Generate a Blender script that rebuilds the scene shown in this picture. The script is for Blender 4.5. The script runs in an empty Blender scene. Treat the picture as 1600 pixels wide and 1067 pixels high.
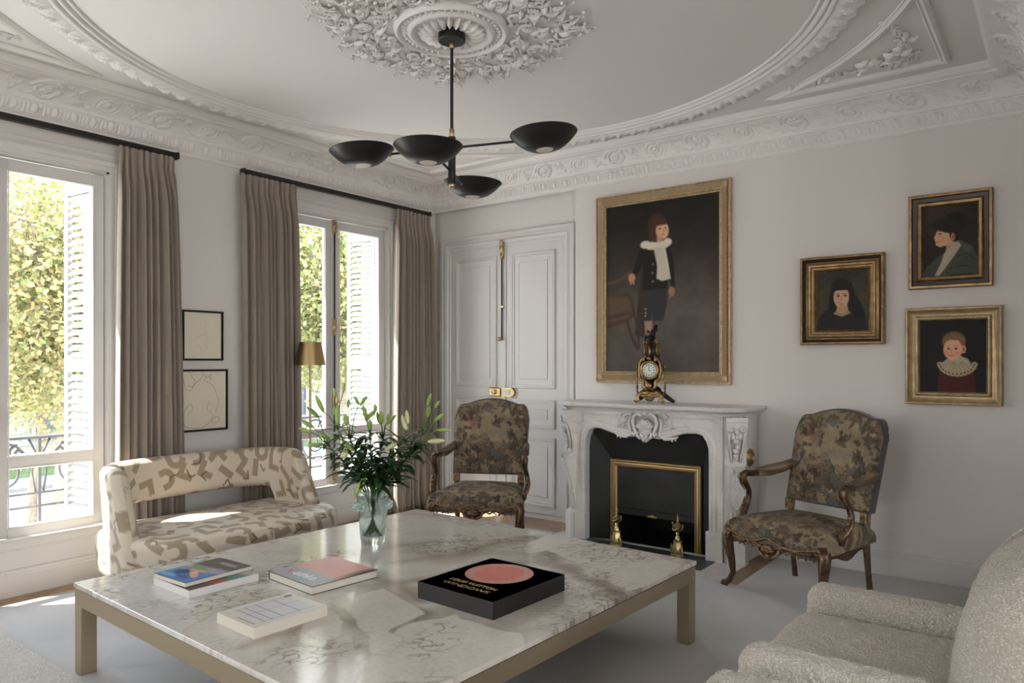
import bpy, math, random
import numpy as np
from mathutils import Vector, Matrix, Euler
R = math.radians
PI = math.pi
COL = bpy.context.scene.collection
random.seed(7)
rng = np.random.default_rng(11)

# ------------------------------------------------------------------ helpers
class MB:
    """collects geometry, builds one mesh object"""
    def __init__(s):
        s.v = []; s.f = []; s.n = 0
    def add(s, verts, faces):
        b = s.n
        s.v.extend([tuple(map(float, p)) for p in verts])
        s.f.extend([tuple(i + b for i in f) for f in faces])
        s.n += len(verts)
        return s
    def box(s, x0, x1, y0, y1, z0, z1, bev=0.0):
        if bev <= 0:
            v = [(x0,y0,z0),(x1,y0,z0),(x1,y1,z0),(x0,y1,z0),(x0,y0,z1),(x1,y0,z1),(x1,y1,z1),(x0,y1,z1)]
            f = [(0,3,2,1),(4,5,6,7),(0,1,5,4),(1,2,6,5),(2,3,7,6),(3,0,4,7)]
            return s.add(v, f)
        b = bev; vs = []; idx = {}
        def k(ix, iy, iz, ax):
            key = (ix, iy, iz, ax)
            if key not in idx:
                p = [(x0, x1)[ix], (y0, y1)[iy], (z0, z1)[iz]]
                d = [1 - 2*ix, 1 - 2*iy, 1 - 2*iz]
                for a in range(3):
                    if a != ax: p[a] += d[a]*b
                idx[key] = len(vs); vs.append(tuple(p))
            return idx[key]
        f = []
        for ax in range(3):
            o = [a for a in range(3) if a != ax]
            for sd in (0, 1):
                q = []
                for (i, j) in ((0,0),(1,0),(1,1),(0,1)):
                    c = [0,0,0]; c[ax] = sd; c[o[0]] = i; c[o[1]] = j
                    q.append(k(c[0], c[1], c[2], ax))
                f.append(tuple(q))
        for ax in range(3):   # edges parallel to ax
            o = [a for a in range(3) if a != ax]
            for (i, j) in ((0,0),(1,0),(1,1),(0,1)):
                q = []
                for sd, fa in ((0, o[0]), (1, o[0]), (1, o[1]), (0, o[1])):
                    c = [0,0,0]; c[ax] = sd; c[o[0]] = i; c[o[1]] = j
                    q.append(k(c[0], c[1], c[2], fa))
                f.append(tuple(q))
        for i in (0,1):
            for j in (0,1):
                for l in (0,1):
                    f.append((k(i,j,l,0), k(i,j,l,1), k(i,j,l,2)))
        return s.add(vs, f)
    def tube(s, pts, r, seg=8, cap=True, flat=None):
        pts = [Vector(p) for p in pts]
        n = len(pts)
        rs = r if hasattr(r, '__len__') else [r]*n
        vs = []; fs = []
        t0 = (pts[1]-pts[0]).normalized()
        up = Vector((0,0,1)) if abs(t0.z) < .9 else Vector((1,0,0))
        nrm = t0.cross(up).normalized()
        for i in range(n):
            if i == 0: t = pts[1]-pts[0]
            elif i == n-1: t = pts[-1]-pts[-2]
            else: t = (pts[i+1]-pts[i-1])
            t = t.normalized() if t.length > 1e-9 else t0
            nrm = (nrm - t*nrm.dot(t))
            nrm = nrm.normalized() if nrm.length > 1e-6 else t.orthogonal().normalized()
            b = t.cross(nrm)
            for k in range(seg):
                a = 2*PI*k/seg
                fl = flat if flat else 1
                vs.append(pts[i] + nrm*math.cos(a)*rs[i] + b*math.sin(a)*rs[i]*fl)
        for i in range(n-1):
            for k in range(seg):
                k2 = (k+1) % seg
                fs.append((i*seg+k, i*seg+k2, (i+1)*seg+k2, (i+1)*seg+k))
        if cap:
            fs.append(tuple(range(seg))[::-1]); fs.append(tuple((n-1)*seg+k for k in range(seg)))
        return s.add(vs, fs)
    def lathe(s, prof, cx=0, cy=0, cz=0, seg=24, lob=None, M=None):
        """prof: (radius, z) bottom to top"""
        vs = []; fs = []; n = len(prof)
        for (r, z) in prof:
            for k in range(seg):
                a = 2*PI*k/seg
                rr = r*(1 + (lob[1]*math.cos(lob[0]*a) if lob else 0))
                p = Vector((rr*math.cos(a), rr*math.sin(a), z))
                if M is not None: p = M @ p
                vs.append(p + Vector((cx, cy, cz)))
        for i in range(n-1):
            for k in range(seg):
                k2 = (k+1) % seg
                fs.append((i*seg+k, i*seg+k2, (i+1)*seg+k2, (i+1)*seg+k))
        if prof[0][0] > 1e-5: fs.append(tuple(range(seg))[::-1])
        if prof[-1][0] > 1e-5: fs.append(tuple((n-1)*seg+k for k in range(seg)))
        return s.add(vs, fs)
    def ell(s, c, r, seg=10, rings=6, M=None):
        """ellipsoid, r = (rx,ry,rz)"""
        vs = []; fs = []
        M = M or Matrix.Identity(3)
        c = Vector(c)
        for i in range(rings+1):
            ph = PI*i/rings
            for k in range(seg):
                a = 2*PI*k/seg
                vs.append(c + M @ Vector((r[0]*math.sin(ph)*math.cos(a), r[1]*math.sin(ph)*math.sin(a), -r[2]*math.cos(ph))))
        for i in range(rings):
            for k in range(seg):
                k2 = (k+1) % seg
                fs.append((i*seg+k, i*seg+k2, (i+1)*seg+k2, (i+1)*seg+k))
        return s.add(vs, fs)
    def grid(s, P, wrap_u=False, wrap_v=False):
        """P: array (nu, nv, 3)"""
        nu, nv = P.shape[:2]
        b = s.n
        s.v.extend(map(tuple, P.reshape(-1, 3).astype(float).tolist()))
        s.n += nu*nv
        for i in range(nu if wrap_u else nu-1):
            i2 = (i+1) % nu
            for j in range(nv if wrap_v else nv-1):
                j2 = (j+1) % nv
                s.f.append((b+i*nv+j, b+i2*nv+j, b+i2*nv+j2, b+i*nv+j2))
        return s
    def sweep(s, path, prof, nrm=(0,0,1), closed=False, capends=True):
        """path: 3D points in a plane with normal nrm; prof: (a,b), a in-plane offset (nrm x t), b along nrm; mitred"""
        nrm = Vector(nrm).normalized()
        pts = [Vector(p) for p in path]
        n = len(pts); m = len(prof); vs = []; fs = []
        for i in range(n):
            if closed or 0 < i < n-1:
                d1 = (pts[i]-pts[(i-1) % n]).normalized(); d2 = (pts[(i+1) % n]-pts[i]).normalized()
                n1 = nrm.cross(d1); n2 = nrm.cross(d2)
                bis = (n1+n2)
                bis = bis.normalized() if bis.length > 1e-6 else n1
                k = 1/max(.2, bis.dot(n1))
            else:
                d = (pts[1]-pts[0]) if i == 0 else (pts[-1]-pts[-2])
                bis = nrm.cross(d.normalized()); k = 1
            for (a, b) in prof:
                vs.append(pts[i] + bis*(a*k) + nrm*b)
        for i in range(n if closed else n-1):
            i2 = (i+1) % n
            for j in range(m-1):
                fs.append((i*m+j, i2*m+j, i2*m+j+1, i*m+j+1))
        if not closed and capends:
            fs.append(tuple(range(m))[::-1]); fs.append(tuple((n-1)*m+j for j in range(m)))
        return s.add(vs, fs)
    def prism(s, poly, ax, lo, hi):
        """poly 2D extruded along axis ax ('x','y','z'); poly coords are the two other axes in xyz order"""
        n = len(poly); vs = []
        for w in (lo, hi):
            for (a, b) in poly:
                vs.append({'x': (w,a,b), 'y': (a,w,b), 'z': (a,b,w)}[ax])
        fs = [tuple(range(n))[::-1], tuple(range(n, 2*n))]
        for i in range(n):
            j = (i+1) % n
            fs.append((i, j, n+j, n+i))
        return s.add(vs, fs)
    def xf(s, M, start=0):
        for i in range(start, len(s.v)):
            s.v[i] = tuple(M @ Vector(s.v[i]))
        return s
    def build(s, name, mat, parent=None, smooth=None, tris=False):
        me = bpy.data.meshes.new(name)
        me.from_pydata(s.v, [], s.f)
        me.validate(clean_customdata=False)
        import bmesh
        bm = bmesh.new(); bm.from_mesh(me)
        bmesh.ops.remove_doubles(bm, verts=bm.verts, dist=1e-5)
        bmesh.ops.recalc_face_normals(bm, faces=bm.faces)
        bm.to_mesh(me); bm.free()
        o = bpy.data.objects.new(name, me)
        COL.objects.link(o)
        if mat: me.materials.append(mat)
        if parent: o.parent = parent
        if smooth is not None:
            if smooth >= 180:
                me.shade_smooth()
            else:
                me.shade_smooth(); me.set_sharp_from_angle(angle=R(smooth))
        return o

def gobj(name, P, mat, parent=None, wu=False, wv=False, col=None, smooth=True, flip=False):
    """grid object built fast; P (nu,nv,3); col (nu,nv,3) linear rgb stored in attribute 'C'"""
    nu, nv = P.shape[:2]
    I = np.arange(nu*nv).reshape(nu, nv)
    a = I if wu else I[:-1]; b = np.roll(I, -1, 0) if wu else I[1:]
    def s(A, k): return (np.roll(A, -1, 1) if k else A) if wv else (A[:, 1:] if k else A[:, :-1])
    q = np.stack([s(a,0), s(b,0), s(b,1), s(a,1)], -1).reshape(-1, 4)
    if flip: q = q[:, ::-1]
    me = bpy.data.meshes.new(name)
    me.vertices.add(nu*nv); me.vertices.foreach_set('co', P.reshape(-1).astype(np.float32))
    me.loops.add(len(q)*4); me.loops.foreach_set('vertex_index', q.reshape(-1).astype(np.int32))
    me.polygons.add(len(q)); me.polygons.foreach_set('loop_start', (np.arange(len(q))*4).astype(np.int32))
    me.update(calc_edges=True); me.validate(clean_customdata=False)
    if smooth: me.shade_smooth()
    if col is not None:
        at = me.color_attributes.new('C', 'FLOAT_COLOR', 'POINT')
        c4 = np.ones((nu*nv, 4), np.float32); c4[:, :3] = col.reshape(-1, 3)
        at.data.foreach_set('color', c4.reshape(-1))
    o = bpy.data.objects.new(name, me); COL.objects.link(o)
    if mat: me.materials.append(mat)
    if parent: o.parent = parent
    return o

def thing(name, label, cat, loc=(0,0,0), rz=0, group=None):
    o = bpy.data.objects.new(name, None); COL.objects.link(o)
    o.empty_display_size = .1
    o.location = loc; o.rotation_euler = (0,0,rz)
    o['label'] = label; o['category'] = cat
    if group: o['group'] = group
    return o
def tag(o, label=None, cat=None, group=None, kind=None):
    if label: o['label'] = label
    if cat: o['category'] = cat
    if group: o['group'] = group
    if kind: o['kind'] = kind
    return o
def struct(o): o['kind'] = 'structure'; return o
def sempty(name, loc=(0,0,0)):
    o = bpy.data.objects.new(name, None); COL.objects.link(o); o.location = loc; o['kind'] = 'structure'; return o
def copy_tree(o, parent=None):
    c = o.copy(); COL.objects.link(c); c.parent = parent
    for ch in list(o.children): copy_tree(ch, c)
    return c
def lin(r, g=None, b=None):
    if g is None: r, g, b = r
    f = lambda c: ((c/255+.055)/1.055)**2.4 if c > 10 else c/255/12.92
    return (f(r), f(g), f(b))

# ------------------------------------------------------------------ materials
def newmat(name):
    m = bpy.data.materials.new(name); m.use_nodes = True
    nt = m.node_tree; b = nt.nodes['Principled BSDF']
    return m, nt, b
def N(nt, t, **kw):
    n = nt.nodes.new(t)
    for k, v in kw.items():
        if k.startswith('i_'):
            n.inputs[k[2:].replace('_', ' ')].default_value = v
        else: setattr(n, k, v)
    return n
def ramp(nt, stops, interp='LINEAR'):
    r = nt.nodes.new('ShaderNodeValToRGB'); e = r.color_ramp.elements
    r.color_ramp.interpolation = interp
    e[0].position = stops[0][0]; e[0].color = (*stops[0][1], 1)
    e[1].position = stops[-1][0]; e[1].color = (*stops[-1][1], 1)
    for p, c in stops[1:-1]:
        x = e.new(p); x.color = (*c, 1)
    return r
def mat(name, rgb, rough=.5, metal=0, bump=None, var=None, sheen=0, spec=None, coat=0):
    """rgb linear; bump=(scale, strength, dist); var=(scale, amount)"""
    m, nt, b = newmat(name)
    b.inputs['Base Color'].default_value = (*rgb, 1)
    b.inputs['Roughness'].default_value = rough
    b.inputs['Metallic'].default_value = metal
    if spec is not None: b.inputs['Specular IOR Level'].default_value = spec
    if sheen: b.inputs['Sheen Weight'].default_value = sheen
    if coat: b.inputs['Coat Weight'].default_value = coat
    L = nt.links
    tc = None
    if bump or var: tc = N(nt, 'ShaderNodeTexCoord')
    if var:
        n = N(nt, 'ShaderNodeTexNoise', i_Scale=var[0], i_Detail=5.0)
        L.new(tc.outputs['Object'], n.inputs['Vector'])
        r = ramp(nt, [(.3, tuple(c*(1-var[1]) for c in rgb)), (.7, tuple(min(1, c*(1+var[1])) for c in rgb))])
        L.new(n.outputs['Fac'], r.inputs['Fac']); L.new(r.outputs['Color'], b.inputs['Base Color'])
    if bump:
        n = N(nt, 'ShaderNodeTexNoise', i_Scale=bump[0], i_Detail=4.0)
        L.new(tc.outputs['Object'], n.inputs['Vector'])
        bp = N(nt, 'ShaderNodeBump', i_Strength=bump[1], i_Distance=bump[2])
        L.new(n.outputs['Fac'], bp.inputs['Height']); L.new(bp.outputs['Normal'], b.inputs['Normal'])
    return m
def vmat(name, rough=.6, bump=None, metal=0, sheen=0, coat=0, noise=None, spec=None):
    """colour from attribute C, optional noise=(scale, amount)"""
    m, nt, b = newmat(name); L = nt.links
    a = N(nt, 'ShaderNodeAttribute', attribute_name='C')
    out = a.outputs['Color']
    tc = N(nt, 'ShaderNodeTexCoord')
    if noise:
        n = N(nt, 'ShaderNodeTexNoise', i_Scale=noise[0], i_Detail=6.0)
        L.new(tc.outputs['Object'], n.inputs['Vector'])
        r = ramp(nt, [(.25, (1-noise[1],)*3), (.75, (1+noise[1],)*3)])
        L.new(n.outputs['Fac'], r.inputs['Fac'])
        mx = N(nt, 'ShaderNodeMix', data_type='RGBA', blend_type='MULTIPLY'); mx.inputs[0].default_value = 1
        L.new(out, mx.inputs[6]); L.new(r.outputs['Color'], mx.inputs[7]); out = mx.outputs[2]
    L.new(out, b.inputs['Base Color'])
    b.inputs['Roughness'].default_value = rough; b.inputs['Metallic'].default_value = metal
    if spec is not None: b.inputs['Specular IOR Level'].default_value = spec
    if sheen: b.inputs['Sheen Weight'].default_value = sheen
    if coat: b.inputs['Coat Weight'].default_value = coat
    if bump:
        n = N(nt, 'ShaderNodeTexNoise', i_Scale=bump[0], i_Detail=4.0)
        L.new(tc.outputs['Object'], n.inputs['Vector'])
        bp = N(nt, 'ShaderNodeBump', i_Strength=bump[1], i_Distance=bump[2])
        L.new(n.outputs['Fac'], bp.inputs['Height']); L.new(bp.outputs['Normal'], b.inputs['Normal'])
    return m

M = {}
M['wall'] = mat('wall_paint', (.65,.615,.58), .62, bump=(60,.04,.002))
M['trim'] = mat('trim_paint', (.59,.57,.545), .42)
M['plaster'] = mat('plaster', (.72,.69,.66), .6)
M['ceiling'] = mat('ceiling_paint', (.69,.66,.63), .7)
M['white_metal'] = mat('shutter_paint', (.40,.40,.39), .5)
M['black'] = mat('black_metal', (.006,.006,.006), .42, spec=.4)
M['blackiron'] = mat('dark_iron', (.03,.03,.032), .45, metal=.4)
M['brass'] = mat('brass', (.44,.32,.16), .34, metal=1, bump=(80,.15,.002))
M['brass_sat'] = mat('satin_brass', (.46,.33,.17), .38, metal=1)
M['gold'] = mat('antique_gilt', (.30,.195,.095), .42, metal=.8, bump=(90,.4,.003), var=(25,.35))
M['rail'] = mat('rail_bronze', (.012,.010,.009), .4, metal=.3)
def glass_pane():
    m, nt, b = newmat('window_glass'); L = nt.links
    out = nt.nodes['Material Output']
    tr = N(nt, 'ShaderNodeBsdfTransparent'); tr.inputs['Color'].default_value = (.93,.95,.94,1)
    gl = N(nt, 'ShaderNodeBsdfGlossy'); gl.inputs['Roughness'].default_value = .0
    ge = N(nt, 'ShaderNodeNewGeometry'); dt = N(nt, 'ShaderNodeVectorMath', operation='DOT_PRODUCT')
    L.new(ge.outputs['Incoming'], dt.inputs[0]); L.new(ge.outputs['Normal'], dt.inputs[1])
    ab = N(nt, 'ShaderNodeMath', operation='ABSOLUTE'); L.new(dt.outputs['Value'], ab.inputs[0])
    su = N(nt, 'ShaderNodeMath', operation='SUBTRACT'); su.inputs[0].default_value = 1; L.new(ab.outputs[0], su.inputs[1])
    pw = N(nt, 'ShaderNodeMath', operation='POWER'); pw.inputs[1].default_value = 5; L.new(su.outputs[0], pw.inputs[0])
    fr = N(nt, 'ShaderNodeMath', operation='MULTIPLY_ADD'); fr.inputs[1].default_value = .9; fr.inputs[2].default_value = .06; L.new(pw.outputs[0], fr.inputs[0])
    mx = N(nt, 'ShaderNodeMixShader')
    L.new(fr.outputs[0], mx.inputs[0]); L.new(tr.outputs[0], mx.inputs[1]); L.new(gl.outputs[0], mx.inputs[2])
    L.new(mx.outputs[0], out.inputs['Surface'])
    return m
M['pane'] = glass_pane()

def wood_floor():
    m, nt, b = newmat('oak_parquet'); L = nt.links
    tc = N(nt, 'ShaderNodeTexCoord')
    mp = N(nt, 'ShaderNodeMapping'); mp.inputs['Rotation'].default_value = (0,0,R(45))
    L.new(tc.outputs['Object'], mp.inputs['Vector'])
    br = N(nt, 'ShaderNodeTexBrick', i_Scale=1.0)
    br.offset = .5
    br.inputs['Brick Width'].default_value = .5; br.inputs['Row Height'].default_value = .08
    br.inputs['Mortar Size'].default_value = .0015
    br.inputs['Color1'].default_value = (.36,.235,.14,1); br.inputs['Color2'].default_value = (.27,.17,.095,1)
    br.inputs['Mortar'].default_value = (.08,.05,.03,1)
    L.new(mp.outputs[0], br.inputs['Vector'])
    n = N(nt, 'ShaderNodeTexNoise', i_Scale=3.0, i_Detail=8.0)
    mp2 = N(nt, 'ShaderNodeMapping'); mp2.inputs['Rotation'].default_value = (0,0,R(45)); mp2.inputs['Scale'].default_value = (2,30,1)
    L.new(tc.outputs['Object'], mp2.inputs['Vector']); L.new(mp2.outputs[0], n.inputs['Vector'])
    r = ramp(nt, [(.3,(.75,.75,.75)),(.7,(1.15,1.15,1.15))]); L.new(n.outputs['Fac'], r.inputs['Fac'])
    mx = N(nt, 'ShaderNodeMix', data_type='RGBA', blend_type='MULTIPLY'); mx.inputs[0].default_value = 1
    L.new(br.outputs['Color'], mx.inputs[6]); L.new(r.outputs['Color'], mx.inputs[7])
    L.new(mx.outputs[2], b.inputs['Base Color'])
    b.inputs['Roughness'].default_value = .38
    return m
M['parquet'] = wood_floor()
M['rug'] = mat('wool_rug', (.43,.42,.412), .95, bump=(220,.35,.004), var=(1.6,.12), sheen=.2)
M['rug2'] = mat('nubby_rug', (.46,.43,.39), .95, bump=(130,.9,.01), var=(60,.18), sheen=.2)

# ------------------------------------------------------------------ camera, world, sun
cam = bpy.data.cameras.new('camera'); camo = bpy.data.objects.new('camera', cam); COL.objects.link(camo)
camo.location = (5.074, -5.343, 1.42)
camo.rotation_euler = (R(90), 0, math.atan2(.606, .7954))
cam.sensor_width = 36; cam.lens = 1135/1600*36; cam.shift_y = 31.5/1600; cam.clip_start = .05; cam.clip_end = 300
sc = bpy.context.scene; sc.camera = camo
w = bpy.data.worlds.new('world'); sc.world = w; w.use_nodes = True
nt = w.node_tree; bg = nt.nodes['Background']
tc = N(nt, 'ShaderNodeTexCoord'); sx = N(nt, 'ShaderNodeSeparateXYZ'); nt.links.new(tc.outputs['Generated'], sx.inputs[0])
r = ramp(nt, [(0,(.45,.43,.40)),(.49,(.72,.70,.68)),(.55,(.96,.98,1.0)),(1,(.62,.77,1.0))])
mpn = N(nt, 'ShaderNodeMapRange'); mpn.inputs['From Min'].default_value = -1; nt.links.new(sx.outputs['Z'], mpn.inputs['Value'])
nt.links.new(mpn.outputs[0], r.inputs['Fac']); nt.links.new(r.outputs['Color'], bg.inputs['Color'])
bg.inputs['Strength'].default_value = 6.0
sun = bpy.data.lights.new('sun', 'SUN'); suno = bpy.data.objects.new('sun', sun); COL.objects.link(suno)
sun.energy = 19; sun.angle = R(.8); sun.color = (1,.95,.88)
suno.location = (-6, -6, 12)
sd = Vector((.58,.60,-1.25)).normalized()
suno.rotation_euler = sd.to_track_quat('-Z', 'Y').to_euler()
sc.view_settings.view_transform = 'Standard'; sc.view_settings.look = 'None'
sc.view_settings.gamma = 1; sc.view_settings.use_curve_mapping = False
sc.view_settings.exposure = 0.78
cy = sc.cycles
cy.use_denoising = True
try: cy.denoiser = 'OPENIMAGEDENOISE'
except Exception: pass
cy.max_bounces = 10; cy.diffuse_bounces = 5; cy.glossy_bounces = 4; cy.transmission_bounces = 8; cy.transparent_max_bounces = 16
cy.caustics_reflective = False; cy.caustics_refractive = False
cy.sample_clamp_indirect = 8; cy.sample_clamp_direct = 0
try: cy.use_light_tree = True
except Exception: pass
# ------------------------------------------------------------------ room shell
CZ = 3.2
WINC = [(-1.235, .538), (-3.765, .562), (-6.3, .55), (-8.6, .55)]  # last two are out of view, added along the row for more sky light
def wall_with_holes(name, holes, L0, L1, z1):
    """wall on x in [-.36, 0]; holes = [(y0,y1,z0,z1)]"""
    mb = MB(); ys = L0
    for (y0, y1, z0, zt) in sorted(holes):
        mb.box(-.36, 0, ys, y0, 0, z1)
        mb.box(-.36, 0, y0, y1, 0, z0); mb.box(-.36, 0, y0, y1, zt, z1)
        ys = y1
    mb.box(-.36, 0, ys, L1, 0, z1)
    return struct(mb.build(name, M['wall']))
holes = [(c-h-.105, c+h+.105, .30, 2.70) for c, h in WINC]
wall_with_holes('wall_left', holes, -10.0, .36, 3.5)
mb = MB(); mb.box(0, 1.694, .04, .36, 0, 3.5); mb.box(1.694, 2.03, 0, .36, 0, 3.5); mb.box(3.05, 8.8, 0, .36, 0, 3.5)
mb.box(2.03, 3.05, 0, .36, .84, 3.5); mb.box(2.03, 3.05, .33, .36, 0, .84)
struct(mb.build('wall_back', M['wall']))
mb = MB(); mb.box(4.95, 5.2, -1.2, 0, 0, 3.5); mb.box(4.95, 5.2, -4.84, -1.2, 2.94, 3.5)
struct(mb.build('wall_right', M['wall']))
mb = MB(); mb.box(0, 5.2, -5.05, -4.84, 2.94, 3.5)
struct(mb.build('wall_header', M['wall']))
def big_wall(name, ax, lo, hi, L0, L1, hs):
    mb = MB(); p = L0
    def bx(a, b, z0, z1):
        if ax == 'y': mb.box(a, b, lo, hi, z0, z1)
        else: mb.box(lo, hi, a, b, z0, z1)
    for (a, b, z0, z1) in hs:
        bx(p, a, 0, 3.5); bx(a, b, 0, z0); bx(a, b, z1, 3.5); p = b
    bx(p, L1, 0, 3.5); struct(mb.build(name, M['wall']))
big_wall('wall_front', 'y', -10.36, -10.0, -.36, 9.16, [(2.6,4.4,.9,2.9)])  # opening out of view, added to let in fill light
big_wall('wall_side', 'x', 8.8, 9.16, -10.0, 0.0, [(-8.6,-6.6,.3,2.9),(-5.2,-3.2,.3,2.9)])  # unseen openings added to throw fill light on the window wall
mb = MB(); mb.box(-.36, 9.16, -10.36, .36, CZ, CZ+.3); struct(mb.build('ceiling', M['ceiling']))
mb = MB(); mb.box(-.36, 9.16, -10.36, .36, -.2, 0); struct(mb.build('floor', M['parquet']))

# ------------------------------------------------------------------ cornice with relief
def cyc(x, p): return x - np.round(x/p)*p
def cove_relief(u, v, H):
    """height of the rinceau relief; u along wall (m), v up the cove (m), H = cove length"""
    p = .74; h = np.zeros_like(u)
    vc = H*.52
    for k, off in enumerate((0.0, .37)):
        du = cyc(u-off, p); dv = v-vc
        r = np.hypot(du, dv); th = np.arctan2(dv, du)
        if k == 0:      # rosette
            h = np.maximum(h, .020*np.clip(1-(r/.040)**2, 0, 1)**.5*(.75+.25*np.cos(5*th)))
            h = np.maximum(h, .016*np.exp(-((r-.062)/.010)**2)*(.8+.2*np.cos(9*th)))
            sp = r - (.078+.016*(th/PI))
            h = np.maximum(h, .014*np.exp(-(sp/.008)**2))
        else:           # open spiral
            ph = r/.030 - th/(2*PI)
            h = np.maximum(h, .017*(np.cos(2*PI*ph)*.5+.5)**1.5*np.clip(1.15-r/.10, 0, 1))
            h = np.maximum(h, .019*np.clip(1-(r/.018)**2, 0, 1)**.5)
    # running stem, leafy
    ph = 2*PI*u/p
    stem = vc + .058*np.sin(ph*2)
    d = v-stem
    h = np.maximum(h, .013*np.exp(-(d/.011)**2)*(.7+.3*np.cos(2*PI*u/.045)))
    for off, sg in ((.185, 1), (.555, -1)):
        du = cyc(u-off, p)
        fr = np.abs(du)/.055
        leaf = np.exp(-((v-vc-sg*(.05-1.2*np.abs(du)))/.018)**2)*np.clip(1-fr, 0, 1)
        h = np.maximum(h, .017*leaf*(.7+.3*np.cos((v+du)*260)))
        lf2 = np.exp(-((v-vc+sg*.055)/.016)**2)*np.clip(1-np.abs(du)/.09, 0, 1)
        h = np.maximum(h, .012*lf2*(.6+.4*np.cos((v-2*du)*230)))
    nz = .0028*np.sin(u*171+v*90)*np.sin(v*211-u*61)
    edge = np.clip(v/.02, 0, 1)*np.clip((H-v)/.015, 0, 1)
    return (h + nz*(h > .003))*edge
def egg_relief(u, v, H):
    p = .114
    du = cyc(u, p); dv = v-H*.55
    egg = .016*np.clip(1-(du/.021)**2-(dv/(H*.46))**2, 0, 1)**.5
    cup = .011*np.exp(-((np.hypot(du/.030, dv/(H*.60))-1)/.13)**2)*(dv < H*.25)
    d2 = cyc(u+p/2, p)
    dart = .011*np.clip(1-np.abs(d2)/(.012*np.clip(1.2-v/H, .1, 1.2)), 0, 1)
    lf = .008*np.exp(-((np.abs(d2)-.015-.10*(v))/.004)**2)
    return np.maximum.reduce([egg, cup, dart, lf])*np.clip(v/.006, 0, 1)*np.clip((H-v)/.006, 0, 1)
def cornice(name, side, relief=True):
    """side: 'L' x=0 wall, 'B' y=0 wall, 'R' x=4.95 wall"""
    L = 4.84 if side in 'LR' else 4.95
    def place(s, a, z):       # s 0..1 along, a offset from wall
        c = a + (L-2*a)*s
        if side == 'L': return np.stack([a+0*s, -L + c, z+0*s], -1)
        if side == 'R': return np.stack([4.95-a+0*s, -L + c, z+0*s], -1)
        return np.stack([c, -a+0*s, z+0*s], -1)
    root = sempty(name)
    # plain fillets
    S = np.array([0, 1.0])[:, None]
    def strip(pr, nm):
        pr = np.array(pr); A = pr[:, 0][None]; Z = pr[:, 1][None]
        P = place(S+0*A, A+0*S, Z+0*S)
        o = gobj(nm, P, M['plaster'], root, smooth=False)
    strip([(0,2.905),(.008,2.905),(.008,2.915),(.004,2.918),(.004,2.93),(.014,2.933),(.018,2.94)], 'lower_fillet')
    strip([(.19,3.14),(.184,3.146),(.184,3.152),(.198,3.154),(.212,3.158),(.222,3.166),(.226,3.178),(.236,3.180),(.236,3.20)], 'upper_fillet')
    # eggs
    ns = int(L/.0055) if relief else 40; nt_ = 13
    s = np.linspace(0, 1, ns)[:, None]; t = np.linspace(0, 1, nt_)[None]
    a = .018 + .024*t; z = 2.94 + .068*t; H = .072
    h = egg_relief(s*L, t*H + 0*s, H) if relief else 0*s*t
    gobj('egg_and_dart', place(s+0*t, a+h*.95, z-h*.3), M['plaster'], root)
    strip([(.042,3.008),(.046,3.011),(.046,3.018),(.038,3.022)], 'middle_fillet')
    ns = int(L/.0062) if relief else 40; nt_ = 34
    s = np.linspace(0, 1, ns)[:, None]; t = np.linspace(0, 1, nt_)[None]
    ang = t*R(78)
    a = .038 + .152*(1-np.cos(ang))/(1-math.cos(R(78))); z = 3.022 + .118*np.sin(ang)/math.sin(R(78))
    da = np.gradient(a, axis=1); dz = np.gradient(z, axis=1); ln = np.hypot(da, dz)
    na = dz/ln; nz_ = -da/ln
    H = .205
    h = cove_relief(s*L + (.10 if side == 'B' else .2), t*H+0*s, H) if relief else 0*s*t
    gobj('scroll_cove', place(s+0*t, a+h*na, z+h*nz_), M['plaster'], root)
    return root
cornice('trim_1', 'L'); cornice('trim_2', 'B'); cornice('trim_3', 'R', True)

# ------------------------------------------------------------------ round ceiling moulding
CC = (2.43, -2.42)
def ring(name, prof, seg=240, relief=None):
    prof = np.array(prof); th = np.linspace(0, 2*PI, seg, endpoint=False)[:, None]
    r = prof[:, 0][None] + 0*th; z = prof[:, 1][None] + 0*th
    if relief is not None:
        dr, dz = relief(th, np.linspace(0, 1, len(prof))[None]); r = r+dr; z = z+dz
    P = np.stack([CC[0]+r*np.cos(th), CC[1]+r*np.sin(th), z], -1)
    return P
root = sempty('trim_4')
gobj('ring_fillets', ring('', [(1.872,3.2),(1.872,3.190),(1.880,3.185),(1.887,3.187),(1.890,3.193),(1.898,3.193),(1.902,3.178),(1.914,3.171),(1.922,3.175),(1.926,3.180),(1.930,3.166),(1.944,3.157),(1.952,3.162),(1.954,3.168)]), M['plaster'], root, wu=True, smooth=False)
tt = np.linspace(0, 1, 18)
pr = np.stack([1.954+.118*tt, 3.166-.022*np.sin(tt*PI*.95)+.026*tt**2.2], -1)
def leafy(th, t):
    s = th*2.0; p = .125
    du = cyc(s + .05*t, p)
    rib = np.cos(du/p*2*PI)
    fine = np.cos(2*PI*(s+.09*t)/.021)
    env = np.clip((t-.15)/.3, 0, 1)
    h = env*(.008*rib + .005*fine) + .007*np.cos(2*PI*(s-.07*t)/.0625)*env
    ex = .020*np.abs(np.cos(PI*du/p))*env*(t > .6)
    return ex*t, -np.clip(h, -.004, 1)
gobj('leaf_band', ring('', pr, 2400, leafy), M['plaster'], root, wu=True)
gobj('ring_outer', ring('', [(2.066,3.186),(2.072,3.192),(2.072,3.2)]), M['plaster'], root, wu=True, smooth=False)

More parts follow.
